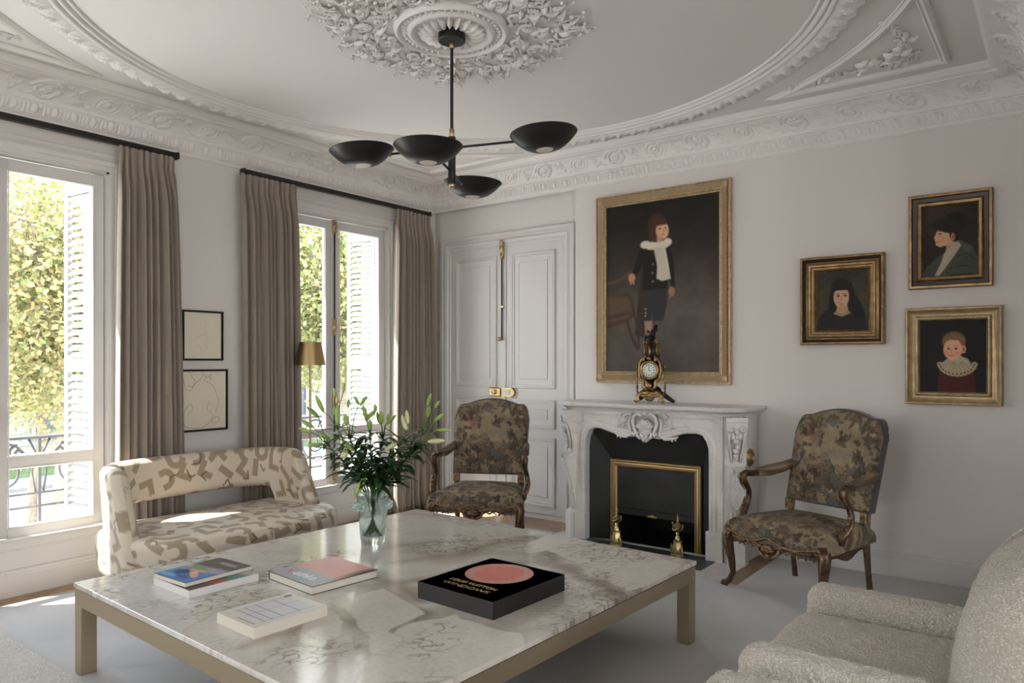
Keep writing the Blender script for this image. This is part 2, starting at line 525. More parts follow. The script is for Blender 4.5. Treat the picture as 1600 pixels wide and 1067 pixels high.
# spandrel panels at the four corners
mould = [(-.028,.0),(-.028,.010),(-.020,.018),(-.012,.012),(-.004,.022),(.006,.026),(.014,.018),(.018,.008),(.026,.010),(.028,.0)]
def spandrel(name, sx_, sy_):
    ex, ey = 2.085, 2.02; Rr = 2.31
    x_at = lambda yy: math.sqrt(Rr**2-yy**2)
    a0 = math.atan2(ey, x_at(ey)); a1 = math.atan2(math.sqrt(Rr**2-ex**2), ex)
    a0_, a1_ = max(a0, a1), min(a0, a1)
    arc = [(Rr*math.cos(a), Rr*math.sin(a)) for a in np.linspace(a1_, a0_, 40)]
    pts = [(CC[0]+sx_*x, CC[1]+sy_*y, CZ) for (x, y) in arc + [(ex, ey)]]
    m_ = MB(); m_.sweep(pts, [(a, -b) for a, b in mould], closed=True)
    return struct(m_.build(name, M['plaster'], smooth=40))
spandrel('trim_5', 1, 1); spandrel('trim_6', -1, 1); spandrel('trim_7', -1, -1); spandrel('trim_8', 1, -1)

# plaster blossoms, leaves and twigs
def curl_leaf(mb, c, ang, L, wd, lift, bend=.8, z0=CZ):
    n = 9; P = np.zeros((n, 5, 3))
    for i in range(n):
        t = i/(n-1); a = ang + bend*(t-.3)
        cx = c[0] + L*t*math.cos(ang+bend*t*.5); cy_ = c[1] + L*t*math.sin(ang+bend*t*.5)
        ww = wd*math.sin(PI*min(1, t*.85+.15))**.7*(1+.22*math.cos(t*28))
        zz = z0 - lift*(math.sin(PI*t)**.8 + .25*t)
        for j in range(5):
            q = (j-2)/2
            P[i, j] = (cx - math.sin(a)*ww*q, cy_ + math.cos(a)*ww*q, zz + abs(q)**1.5*lift*.9 - (j == 2)*lift*.15)
    mb.grid(P)
def blossom(mb, c, r, z0=CZ, petals=6):
    for k in range(petals):
        a = 2*PI*k/petals + rng.random()*.4
        Mx = Euler((0, rng.uniform(-.5, .5), a)).to_matrix()
        mb.ell((c[0]+r*.55*math.cos(a), c[1]+r*.55*math.sin(a), z0-r*.35), (r*.5, r*.33, r*.34), 7, 5, Mx)
    mb.ell((c[0], c[1], z0-r*.5), (r*.36, r*.36, r*.4), 7, 5)
def twig(mb, c, ang, L, z0=CZ):
    pts = []; x, y = c; a = ang
    for i in range(6):
        pts.append((x, y, z0-.010-.012*math.sin(i)))
        x += L/5*math.cos(a); y += L/5*math.sin(a); a += rng.uniform(-.5, .5)
    mb.tube(pts, [.008,.007,.006,.005,.0045,.003], 6)
    for i in (2, 3, 4, 5):
        mb.tube([pts[i], (pts[i][0]+.04*math.cos(a+i), pts[i][1]+.04*math.sin(a+i), z0-.012)], [.005,.004], 5)
        mb.ell((pts[i][0]+.04*math.cos(a+i), pts[i][1]+.04*math.sin(a+i), z0-.014), (.010,.010,.009), 6, 4)
def scroll(mb, c, r, sg, z0=CZ, turns=1.4, a0=0, th=.016):
    pts = []; n = 26; rad = []
    for i in range(n):
        t = i/(n-1); a = a0 + sg*turns*2*PI*t; q = r*(1-.85*t)
        pts.append((c[0]+q*math.cos(a), c[1]+q*math.sin(a), z0-th*.7-.010*t)); rad.append(th*(1-.45*t))
    mb.tube(pts, rad, 7)
MC = (2.455, -2.44)
med = sempty('trim_9')
mb = MB()
def dl(prof, seg=72, lob=None): mb.lathe([(r_, CZ-z_) for r_, z_ in prof], MC[0], MC[1], 0, seg, lob)
dl([(.02,.055),(.05,.05),(.075,.030),(.085,.018),(.16,.014),(.19,.012),(.20,.026),(.215,.036),(.232,.030),(.238,.016),(.27,.014),(.275,.024),(.290,.032),(.305,.022),(.312,0)])
for k in range(46):
    a = 2*PI*k/46; mb.ell((MC[0]+.254*math.cos(a), MC[1]+.254*math.sin(a), CZ-.018), (.013,.009,.012), 6, 4, Matrix.Rotation(a, 3, 'Z'))
for k in range(20):
    a = 2*PI*k/20; curl_leaf(mb, (MC[0]+.06*math.cos(a), MC[1]+.06*math.sin(a)), a, .125, .02, .034, 0.15, CZ-.008)
mb.build('medallion_rings', M['plaster'], med, smooth=60)
mb = MB()
for k in range(8):
    a = 2*PI*k/8 + .2
    for (rr, da, r_, tr, sg) in ((.385, 0, .058, 1.3, 1), (.40, .36, .05, 1.2, -1), (.50, .12, .052, 1.2, -1), (.56, -.14, .04, 1.1, 1), (.47, -.25, .04, 1.1, 1), (.335, .2, .026, 1, 1)):
        c = (MC[0]+rr*math.cos(a+da), MC[1]+rr*math.sin(a+da)); scroll(mb, c, r_, sg, CZ, tr, a+rng.random(), .0115)
        blossom(mb, c, r_*.45)
    for q in range(26):
        rr = rng.uniform(.32, .60); aa = a+rng.uniform(-.39, .39)
        curl_leaf(mb, (MC[0]+rr*math.cos(aa), MC[1]+rr*math.sin(aa)), aa+rng.uniform(-1.6, 1.6), rng.uniform(.05, .11), rng.uniform(.009, .019), rng.uniform(.016, .032), rng.uniform(-1.5, 1.5), CZ-.003)
    for q in range(9):
        rr = rng.uniform(.34, .62); aa = a+rng.uniform(-.38, .38)
        blossom(mb, (MC[0]+rr*math.cos(aa), MC[1]+rr*math.sin(aa)), rng.uniform(.013, .026))
    for dr, da, L_ in ((.58,0,.10),(.57,.2,.12),(.57,-.2,.12),(.55,.38,.09)):
        twig(mb, (MC[0]+dr*math.cos(a+da), MC[1]+dr*math.sin(a+da)), a+da*2.2, L_)
for aa in (-2.15, .55, 2.3, -.6):
    for q in range(4):
        rr = .63+.035*q; blossom(mb, (MC[0]+rr*math.cos(aa+.03*q), MC[1]+rr*math.sin(aa+.03*q)), .024)
    for q in range(3): twig(mb, (MC[0]+.60*math.cos(aa+.05*q-.05), MC[1]+.60*math.sin(aa+.05*q-.05)), aa+.25*(q-1), .14)
mb.build('foliage_relief', M['plaster'], med, smooth=180)

def corner_spray(name, sx_, sy_):
    mb = MB()
    def pt(x, y): return (CC[0]+sx_*x, CC[1]+sy_*y)
    for i in range(26):
        t = i/25; x = 1.25+.72*t; y = 1.93-.10*t-.02*math.sin(t*9)
        blossom(mb, pt(x, y+rng.uniform(-.03, .012)), .011+.012*t)
        if i % 2 == 0: curl_leaf(mb, pt(x, y), rng.uniform(0, 6), .05+.05*t, .012, .02, rng.uniform(-1, 1))
        x2, y2 = 1.93-.02*math.sin(t*8), 1.90-.62*t
        blossom(mb, pt(x2+rng.uniform(-.04, .02)-.03*(1-t), y2), .021-.008*t)
        if i % 2: curl_leaf(mb, pt(x2, y2), rng.uniform(0, 6), .08-.03*t, .014, .022, rng.uniform(-1, 1))
    for i in range(12): curl_leaf(mb, pt(rng.uniform(1.70, 1.93), rng.uniform(1.72, 1.9)), rng.uniform(0, 6), .09, .018, .03, rng.uniform(-1, 1))
    scroll(mb, pt(1.80, 1.86), .07, 1)
    return struct(mb.build(name, M['plaster'], smooth=180))
corner_spray('trim_10', 1, 1); corner_spray('trim_11', -1, -1)

# ------------------------------------------------------------------ baseboards
bbp = [(0,0),(.022,0),(.022,.125),(.017,.132),(.017,.140),(.012,.146),(.010,.158),(0,.162)]
def base(name, path):
    m_ = MB(); m_.sweep(path, [(-a, b) for a, b in bbp]); return struct(m_.build(name, M['trim'], smooth=30))
base('baseboard_left', [(0,-9.9,0),(0,.04,0)])
base('baseboard_back', [(3.34,0,0),(4.95,0,0)])
base('baseboard_door', [(0,.04,0),(.085,.04,0)])

# ------------------------------------------------------------------ windows
def frame_sweep(mb, pts, prof, nrm): mb.sweep(pts, prof, nrm, closed=True)
def window(name, c, h, detail=True):
    root = sempty(name, (0, c, 0))
    z0, z1 = .406, 2.583
    H2 = h+.105
    # fixed frame lining the opening
    mb = MB()
    mb.box(-.36, 0, -H2, -H2+.035, .30, 2.70); mb.box(-.36, 0, H2-.035, H2, .30, 2.70)
    mb.box(-.36, 0, -H2, H2, 2.665, 2.70); mb.box(-.36, .0, -H2, H2, .30, .335)
    mb.build('window_frame', M['trim'], root, smooth=30)
    # casing on the wall
    mb = MB()
    w0 = H2-.02; p = [(0,0),(0,.012),(.012,.016),(.03,.016),(.036,.024),(.06,.030),(.085,.020),(.092,.028),(.112,.030),(.118,.012),(.122,0)]
    mb.sweep([(0,-w0,.16),(0,-w0,2.68),(0,w0,2.68),(0,w0,.16)], [(a, b) for a, b in p], (1,0,0))
    o = mb.build('casing', M['trim'], root, smooth=30)
    # moulded rail under the sashes and flat apron panel
    mb = MB()
    mb.box(0, .012, -w0, w0, .16, .345, .003); mb.box(.010, .030, -w0, w0, .335, .352, .004); mb.box(.010, .020, -w0, w0, .275, .287, .003)
    mb.build('apron', M['trim'], root, smooth=30)
    for s in (-1, 1):
        sash = MB()
        def rail(a0, a1, za, zb): sash.box(-.085, -.032, min(s*a0, s*a1), max(s*a0, s*a1), za, zb, .004)
        rail(.006, .073, .345, 2.655); rail(h, h+.068, .345, 2.655)
        rail(.070, h+.004, .340, z0-.0); rail(.070, h+.004, z1, 2.655); rail(.070, h+.004, .772, .840)
        so = sash.build('sash', M['trim'], root, smooth=30)
        bead = MB()
        for za, zb in ((z0, .772), (.840, z1)):
            y0, y1 = sorted((s*.073, s*h))
            bead.sweep([(-.032,y0,za),(-.032,y1,za),(-.032,y1,zb),(-.032,y0,zb)], [(0,0),(0,.006),(.004,.008),(.009,.0),(.012,-.012)], (1,0,0), closed=True)
        bead.build('glazing_bead', M['trim'], so, smooth=30)
        for za, zb in ((z0, .772), (.840, z1)):
            y0, y1 = sorted((s*.070, s*(h+.003)))
            g = MB(); g.add([(-.058,y0,za),(-.058,y1,za),(-.058,y1,zb),(-.058,y0,zb)], [(0,1,2,3)]); g.build('pane', M['pane'], so)
    # meeting stile cover and cremone bolt
    mb = MB(); mb.box(-.036, -.014, -.024, .024, .345, 2.655, .004); mb.build('meeting_stile', M['trim'], root, smooth=30)
    if detail:
        b = MB()
        b.tube([(-.004,0,.42),(-.004,0,2.60)], .0075, 8); b.build('bolt_rod', M['blackiron'], root, smooth=40)
        def orn(zc, hh, nm):
            k = MB(); k.box(-.014, .004, -.022, .022, zc-hh, zc+hh, .006)
            k.ell((.006,0,zc+hh*.7), (.012,.018,hh*.25)); k.ell((.006,0,zc-hh*.7), (.012,.016,hh*.25)); k.ell((.010,0,zc), (.014,.020,hh*.45))
            k.build(nm, M['brass'], root, smooth=180)
        orn(2.60, .055, 'bolt_plate'); orn(1.72, .075, 'bolt_plate'); orn(.42, .055, 'bolt_plate')
        k = MB(); k.ell((.03,0,1.08), (.022,.016,.03)); k.tube([(0,0,1.08),(.03,0,1.08)], .008, 8); k.box(-.014,.004,-.02,.02,1.0,1.16,.006); k.build('bolt_handle', M['brass'], root, smooth=180)
    return root
for i, (c, h) in enumerate(WINC): window('window_%d' % (i+1), c, h, i < 2)

# stone reveals seen outside come with the wall; louvred shutters folded against the right jambs
def shutter(c, h, label):
    t = thing('louvred_shutter', label, 'shutter', (-.125, c+h+.048, 0), 0, 'white louvred shutters outside the windows')
    W = .36; T = .032
    dirv = Vector((-1, -.10, 0)).normalized(); ang = math.atan2(dirv.y, dirv.x)
    t.rotation_euler = (0,0,ang)
    f = MB()
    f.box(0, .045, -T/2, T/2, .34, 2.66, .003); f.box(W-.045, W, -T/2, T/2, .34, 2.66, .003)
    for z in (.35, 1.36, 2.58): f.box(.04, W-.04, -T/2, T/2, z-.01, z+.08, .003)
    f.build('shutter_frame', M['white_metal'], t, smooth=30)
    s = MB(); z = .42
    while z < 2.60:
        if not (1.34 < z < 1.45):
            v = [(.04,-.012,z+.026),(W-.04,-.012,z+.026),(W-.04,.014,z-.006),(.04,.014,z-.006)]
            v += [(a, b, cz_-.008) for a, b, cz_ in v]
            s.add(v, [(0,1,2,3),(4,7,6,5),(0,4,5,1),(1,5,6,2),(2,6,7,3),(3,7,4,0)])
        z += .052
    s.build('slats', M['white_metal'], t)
    for z in (.4, 1.4, 2.4):
        k = MB(); k.tube([(-.004,0,z),(-.004,0,z+.09)], .009, 8); k.build('hinge', M['blackiron'], t, smooth=40)
shutter(-1.235, .538, 'white louvred shutter folded open outside the window nearest the room corner')
shutter(-3.765, .562, 'white louvred shutter folded open outside the window at the left edge of the photo')

# ------------------------------------------------------------------ double door
D = .04
dr = sempty('door_1', (0, D, 0))
mb = MB()
cp = [(0,0),(0,.012),(.010,.018),(.03,.018),(.036,.026),(.058,.034),(.075,.022),(.095,.022),(.100,.032),(.128,.036),(.135,.014),(.137,0)]
mb.sweep([(1.542,0,0),(1.542,0,2.50),(.220,0,2.50),(.220,0,0)], [(-a, b) for a, b in cp], (0,-1,0))
mb.build('door_casing', M['trim'], dr, smooth=30)
pm = [(0,.004),(.004,.014),(.014,.016),(.020,.008),(.032,.010),(.036,.002),(.050,.0)]
def door_leaf(x0, x1):
    mb = MB(); mb.box(x0, x1, -.012, .0, .045, 2.50, .002)
    lf = mb.build('door_leaf', M['trim'], dr, smooth=30)
    for (za, zb) in ((1.175, 2.42), (.815, 1.075), (.115, .735)):
        q = MB(); a, b = x0+.075, x1-.075
        if x0 > .8: a += .02
        q.sweep([(a,-.012,za),(b,-.012,za),(b,-.012,zb),(a,-.012,zb)], [(k, w_) for k, w_ in pm], (0,-1,0), closed=True)
        i_ = .085
        q.sweep([(a+i_,-.012,za+i_),(b-i_,-.012,za+i_),(b-i_,-.012,zb-i_),(a+i_,-.012,zb-i_)], [(0,0),(0,.004),(.006,.005),(.008,0)], (0,-1,0), closed=True)
        q.box(a+i_, b-i_, -.0145, -.011, za+i_, zb-i_)
        q.build('panel_moulding', M['trim'], lf, smooth=30)
    return lf
door_leaf(.220, .879); door_leaf(.883, 1.542)
mb = MB(); mb.box(.845, .917, -.024, -.010, .05, 2.50, .004); mb.build('meeting_stile', M['trim'], dr, smooth=30)
mb = MB(); mb.tube([(.880,-.036,1.63),(.880,-.036,2.47)], .007, 8); mb.build('bolt_rod', M['blackiron'], dr, smooth=40)
mb = MB(); mb.box(.860, .900, -.044, -.022, 2.38, 2.54, .006); mb.ell((.88,-.046,2.53), (.018,.014,.03)); mb.ell((.88,-.046,2.40), (.016,.014,.025)); mb.ell((.88,-.048,2.47), (.020,.016,.05))
mb.build('bolt_plate', M['brass'], dr, smooth=180)
mb = MB(); mb.box(.862, .902, -.044, -.022, 1.92, 1.945, .004); mb.build('bolt_plate', M['brass'], dr, smooth=30)
mb = MB(); mb.ell((.875,-.065,1.63), (.020,.020,.020)); mb.tube([(.875,-.024,1.63),(.875,-.06,1.63)], .010, 8); mb.build('bolt_handle', M['brass'], dr, smooth=180)
mb = MB()
mb.box(.735, .862, -.050, -.012, 1.095, 1.175, .008); mb.ell((.80,-.056,1.135), (.03,.012,.025)); mb.build('lock_case', M['brass'], dr, smooth=30)
mb = MB()
poly = [(.885,1.092),(.995,1.092),(1.022,1.112),(1.034,1.135),(1.022,1.158),(.995,1.178),(.885,1.178)]
mb.prism(poly, 'y', -.046, -.020)
lc = mb.build('lock_case', M['brass'], dr, smooth=30)
mb = MB(); mb.box(.905, .985, -.049, -.045, 1.108, 1.162, .003); mb.build('lock_plate', M['trim'], lc)
mb = MB(); mb.tube([(.955,-.012,.79),(.955,-.045,.79)], .012, 8); mb.ell((.955,-.055,.79), (.022,.016,.022)); mb.build('door_knob', M['brass'], dr, smooth=180)
# ------------------------------------------------------------------ outside: street, facade, trees, balcony
GZ = -3.2
M['asphalt'] = mat('asphalt', (.10,.11,.13), .9, var=(.6,.3))
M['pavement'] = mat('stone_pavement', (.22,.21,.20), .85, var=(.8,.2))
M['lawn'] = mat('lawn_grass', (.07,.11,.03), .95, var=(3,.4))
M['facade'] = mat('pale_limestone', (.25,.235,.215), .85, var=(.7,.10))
M['facade_win'] = mat('facade_window_glass', (.05,.06,.075), .25)
M['bark'] = mat('plane_bark', (.20,.165,.12), .9, var=(5,.4), bump=(9,.6,.05))
M['ironrail'] = mat('grey_ironwork', (.12,.12,.125), .35, metal=.6)
def leafmat(name, c1, c2):
    m, nt, b = newmat(name); L = nt.links
    oi = N(nt, 'ShaderNodeNewGeometry'); r = ramp(nt, [(0, c1), (.45, tuple((a+b_)/2 for a, b_ in zip(c1, c2))), (1, c2)])
    L.new(oi.outputs['Random Per Island'], r.inputs['Fac'])
    out = nt.nodes['Material Output']; L.new(r.outputs['Color'], b.inputs['Base Color']); b.inputs['Roughness'].default_value = .5
    tl = N(nt, 'ShaderNodeBsdfTranslucent'); L.new(r.outputs['Color'], tl.inputs['Color'])
    mx = N(nt, 'ShaderNodeMixShader', i_Fac=.5); L.new(b.outputs[0], mx.inputs[1]); L.new(tl.outputs[0], mx.inputs[2]); L.new(mx.outputs[0], out.inputs['Surface'])
    return m
M['leaf_a'] = leafmat('autumn_leaves', (.13,.17,.06), (.40,.32,.15))
M['leaf_b'] = leafmat('green_leaves', (.11,.16,.06), (.34,.31,.13))

mb = MB(); mb.box(-24.5, -.36-.0, -60, 60, GZ-.3, GZ); struct(mb.build('street', M['asphalt']))
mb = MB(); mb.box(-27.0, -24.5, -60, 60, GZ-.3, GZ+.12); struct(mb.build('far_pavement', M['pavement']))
mb = MB(); mb.box(-30.0, -27.0, -60, 60, GZ-.3, GZ+.15); struct(mb.build('lawn_strip', M['lawn']))
mb = MB(); mb.box(-15, -.36, -60, 60, GZ, GZ+.12); struct(mb.build('bounce_pavement', mat('bounce_paving', (.68,.67,.65), .8, var=(.5,.1))))  # unseen ground, made extra pale to bounce sunlight up to the ceiling
# facade across the street
b = thing('apartment_building', 'pale stone apartment building across the street seen through the windows', 'building', (-30, 12, GZ))
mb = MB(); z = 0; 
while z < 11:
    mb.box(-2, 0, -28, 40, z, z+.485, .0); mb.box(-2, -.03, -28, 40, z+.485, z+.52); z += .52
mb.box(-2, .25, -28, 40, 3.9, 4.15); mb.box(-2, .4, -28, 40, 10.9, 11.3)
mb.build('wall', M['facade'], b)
for i in range(15):
    for (z0, z1) in ((1.6, 3.5), (5.3, 8.0)):
        y = -26+4.2*i
        q = MB(); q.box(-.1, .10, y-.15, y, z0-.15, z1+.2); q.box(-.1, .10, y+1.3, y+1.45, z0-.15, z1+.2); q.box(-.1, .12, y-.15, y+1.45, z1+.1, z1+.35); q.box(-.1, .14, y-.2, y+1.5, z0-.25, z0-.1)
        f = q.build('window_surround', M['facade'], b)
        q = MB(); q.box(-.1, .02, y, y+1.3, z0, z1); q.build('pane', M['facade_win'], f)
# trees
def tree(name, label, x, y, h_fork, trunk_r, lean, crown, nleaf, lm, seed, group):
    rg = np.random.default_rng(seed)
    t = thing(name, label, 'tree', (x, y, GZ), 0, group)
    mb = MB(); tip = []
    base = [Vector((lean[0]*k/6+.05*math.sin(k*2.1), lean[1]*k/6+.05*math.cos(k*1.7), h_fork*k/6)) for k in range(7)]
    mb.tube(base, [trunk_r*(1.25 if k == 0 else 1.08-.05*k+.04*math.sin(k*2)) for k in range(7)], 10)
    for k in range(7):
        a = 2*PI*k/7+rg.random(); el = rg.uniform(.35, 1.3)
        L = rg.uniform(.55, .95)*crown[0]
        p = [base[-1]-Vector((0,0,.15))]; d = Vector((math.cos(a)*math.cos(el), math.sin(a)*math.cos(el), math.sin(el)))
        for q in range(5):
            p.append(p[-1]+d*L/4); d = (d+Vector(rg.uniform(-.3,.3,3).tolist())+Vector((0,0,.12))).normalized()
        mb.tube(p, [trunk_r*.6*(1-.17*i) for i in range(6)], 7)
        for i in range(1, 6):
            for w_ in range(2):
                dd = Vector(rg.uniform(-1,1,3).tolist()).normalized(); s_ = p[i]
                mb.tube([s_, s_+dd*.4, s_+dd*.8+Vector((0,0,-.1)), s_+dd*1.2+Vector((0,0,-.2))], [.035,.022,.015,.008], 5); tip.append(s_+dd)
    mb.build('trunk', M['bark'], t, smooth=180)
    n = nleaf
    tips = np.array([tuple(q) for q in tip])
    c0 = np.array([lean[0], lean[1], h_fork+crown[1]*.75])
    cen = np.where(rg.random((n,1)) < .55, tips[rg.integers(0, len(tips), n)] + rg.normal(0, .45, (n,3)),
                   c0 + (lambda v: v/np.linalg.norm(v, axis=1, keepdims=True)*rg.random((n,1))**.45)(rg.normal(size=(n,3)))*np.array([crown[0], crown[0], crown[1]]))
    u = rg.normal(size=(n,3)); u /= np.linalg.norm(u, axis=1, keepdims=True)
    w_ = rg.normal(size=(n,3)); w_ -= (w_*u).sum(1, keepdims=True)*u; w_ /= np.linalg.norm(w_, axis=1, keepdims=True)
    s_ = rg.uniform(.035, .078, (n,1))
    V = np.stack([cen-u*s_, cen-w_*s_*.75, cen+u*s_*.9+np.cross(u, w_)*s_*.3, cen+w_*s_*.75], 1)
    me = bpy.data.meshes.new('foliage'); me.vertices.add(n*4); me.vertices.foreach_set('co', V.reshape(-1).astype(np.float32))
    me.loops.add(n*4); me.loops.foreach_set('vertex_index', np.arange(n*4, dtype=np.int32))
    me.polygons.add(n); me.polygons.foreach_set('loop_start', (np.arange(n)*4).astype(np.int32)); me.update(calc_edges=True)
    o = bpy.data.objects.new('foliage', me); COL.objects.link(o); me.materials.append(lm); o.parent = t
    return t
G = 'autumn trees along the street'
tree('plane_tree', 'thick cream-trunked street tree closest to the shutter of the left window', -10.4, .50, 4.6, .17, (.10,.10), (3.4,3.0), 34000, M['leaf_a'], 3, G)
tree('plane_tree', 'slim forked street tree in the left part of the left window', -16.6, 2.20, 4.0, .13, (.2,.25), (3.6,3.1), 28000, M['leaf_a'], 5, G)
tree('plane_tree', 'leafy street tree right of the centre bolt of the window by the corner', -8.4, 5.7, 4.9, .14, (.2,.1), (3.4,3.0), 34000, M['leaf_b'], 8, G)
tree('plane_tree', 'leafy street tree filling the left pane of the window by the corner', -13.5, 7.8, 4.6, .15, (.1,.1), (4.0,3.4), 30000, M['leaf_a'], 12, G)
# balcony slab and wrought iron railing
mb = MB(); mb.box(-.80, -.36, -5.2, .2, -.16, -.02, .01); struct(mb.build('balcony_slab', M['facade']))
def railing(c, label):
    t = thing('balcony_railing', label, 'railing', (-.55, c, 0), 0, 'wrought iron balcony railings')
    H = .86
    m_ = MB(); m_.box(-.022, .022, -H, H, .893, .912, .004); m_.build('handrail', M['ironrail'], t, smooth=30)
    for z in (.52, .43, .08):
        m_ = MB(); m_.box(-.010, .010, -H, H, z-.007, z+.007); m_.build('cross_rail', M['ironrail'], t)
    for y in (-H+.02, -.43, 0, .43, H-.02):
        m_ = MB(); m_.box(-.009, .009, y-.009, y+.009, -.02, .90); m_.build('baluster', M['ironrail'], t)
    for k in range(4):
        y0 = -.645+.43*k; sg = 1 if k % 2 else -1
        m_ = MB()
        def sp(cy_, cz_, r0, tr, a0, s_):
            pts = []
            for i in range(30):
                q = i/29; a = a0+s_*tr*2*PI*q; r_ = r0*(1-.88*q)
                pts.append((0, cy_+r_*math.cos(a), cz_+r_*math.sin(a)))
            m_.tube(pts, [.010]*30, 6)
        sp(y0+sg*.01, .66, .155, 1.9, -PI/2, sg)
        m_.tube([(0, y0+.155*math.cos(a), .67+.20*math.sin(a)) for a in np.linspace(.1, PI-.1, 14)], [.009]*14, 6)
        for dz in (.60, .76):
            m_.tube([(0, y0+sg*.185+.034*math.cos(a), dz+.034*math.sin(a)) for a in np.linspace(0, 2*PI, 17)], [.008]*17, 6)
        sp(y0-sg*.08, .80, .055, 1.3, PI/2, -sg)
        m_.tube([(0, y0-sg*.19, .53),(0, y0-sg*.17, .66),(0, y0-sg*.19, .80),(0, y0-sg*.15, .89)], [.008]*4, 6)
        m_.build('scrollwork', M['ironrail'], t, smooth=180)
    return t
railing(-1.235, 'scrolled wrought iron balcony railing outside the window nearest the room corner')
railing(-3.765, 'scrolled wrought iron balcony railing outside the window at the left edge')

# ------------------------------------------------------------------ curtains and rods
M['curtain'] = mat('taupe_linen', (.26,.215,.175), .9, sheen=.3, bump=(500,.12,.001))
def curtain(label, yt0, yt1, yb0, yb1, nf, seed, ztop=2.848):
    rg = np.random.default_rng(seed)
    nu, nv = 22*nf, 60
    u = np.linspace(0, 1, nu)[:, None]; v = np.linspace(0, 1, nv)[None]   # v 0 top
    z = ztop + (.012-ztop)*v
    k = np.clip((v-.0)/.06, 0, 1)
    width_bell = np.clip((v-.04)/.96, 0, 1)**.45
    y0 = yt0+(yb0-yt0)*width_bell; y1 = yt1+(yb1-yt1)*width_bell
    # random fold widths
    wd = rg.uniform(.65, 1.4, nf); ed = np.concatenate([[0], np.cumsum(wd)/wd.sum()])
    ph = np.interp(u, ed, np.arange(nf+1))          # phase index
    drift = .22*np.sin(v*3+np.floor(ph)*1.3)*v*(1-np.abs(2*u-1))
    ph2 = ph + drift
    s_ = np.sin(2*PI*ph2)
    amp = (.020+.046*np.clip(v/.12, 0, 1)) * (.80+.30*np.sin(np.floor(ph)*2.3))
    x = .108 + amp*np.sign(s_)*np.abs(s_)**.75 + .006*np.sin(4*PI*ph2+1)
    yy = y0+(y1-y0)*(u + .012*np.sin(4*PI*ph2)*(1+.0*v))
    # pinch pleats just under the heading
    pin = np.exp(-((v-.048)/.012)**2)
    x = x + pin*.012*np.cos(6*PI*ph) - .010*pin
    x = x + .012*(v > .97)*np.sin(u*40)
    P = np.stack([x+0*v, yy+0*v, z+0*u], -1)
    o = gobj('curtain', P, M['curtain'])
    so = o.modifiers.new('s', 'SOLIDIFY'); so.thickness = .004
    return tag(o, label, 'curtain', 'taupe pinch-pleated curtains')
curtain('taupe curtain hanging right of the large left window, leftmost of the three', -3.10, -2.73, -3.13, -2.645, 9, 2)
curtain('taupe curtain hanging right of the two framed line drawings', -2.215, -1.715, -2.19, -1.665, 10, 4)
curtain('taupe curtain in the corner between window and double door', -.60, -.15, -.645, -.085, 10, 6)
def rod(label, y0, y1, brs):
    mb = MB(); mb.box(.070, .118, y0, y1, 2.850, 2.886, .004)
    o = mb.build('curtain_rod', M['rail'], smooth=30)
    tag(o, label, 'curtain rod', 'flat dark curtain rods')
    for y in brs:
        b_ = MB(); b_.box(0, .075, y-.012, y+.012, 2.862, 2.880, .002); b_.build('bracket', M['rail'], o)
    for y, n_ in ((y0, 'e'), (y1, 'e')):
        e = MB(); e.box(.064, .122, y-.012, y+.012, 2.842, 2.892, .006); e.build('end_cap', M['rail'], o, smooth=30)
rod('flat dark bronze curtain rod over the large left window', -4.9, -2.705, (-4.3, -2.85))
rod('flat dark bronze curtain rod over the window by the corner', -2.185, -.15, (-2.1, -.3))

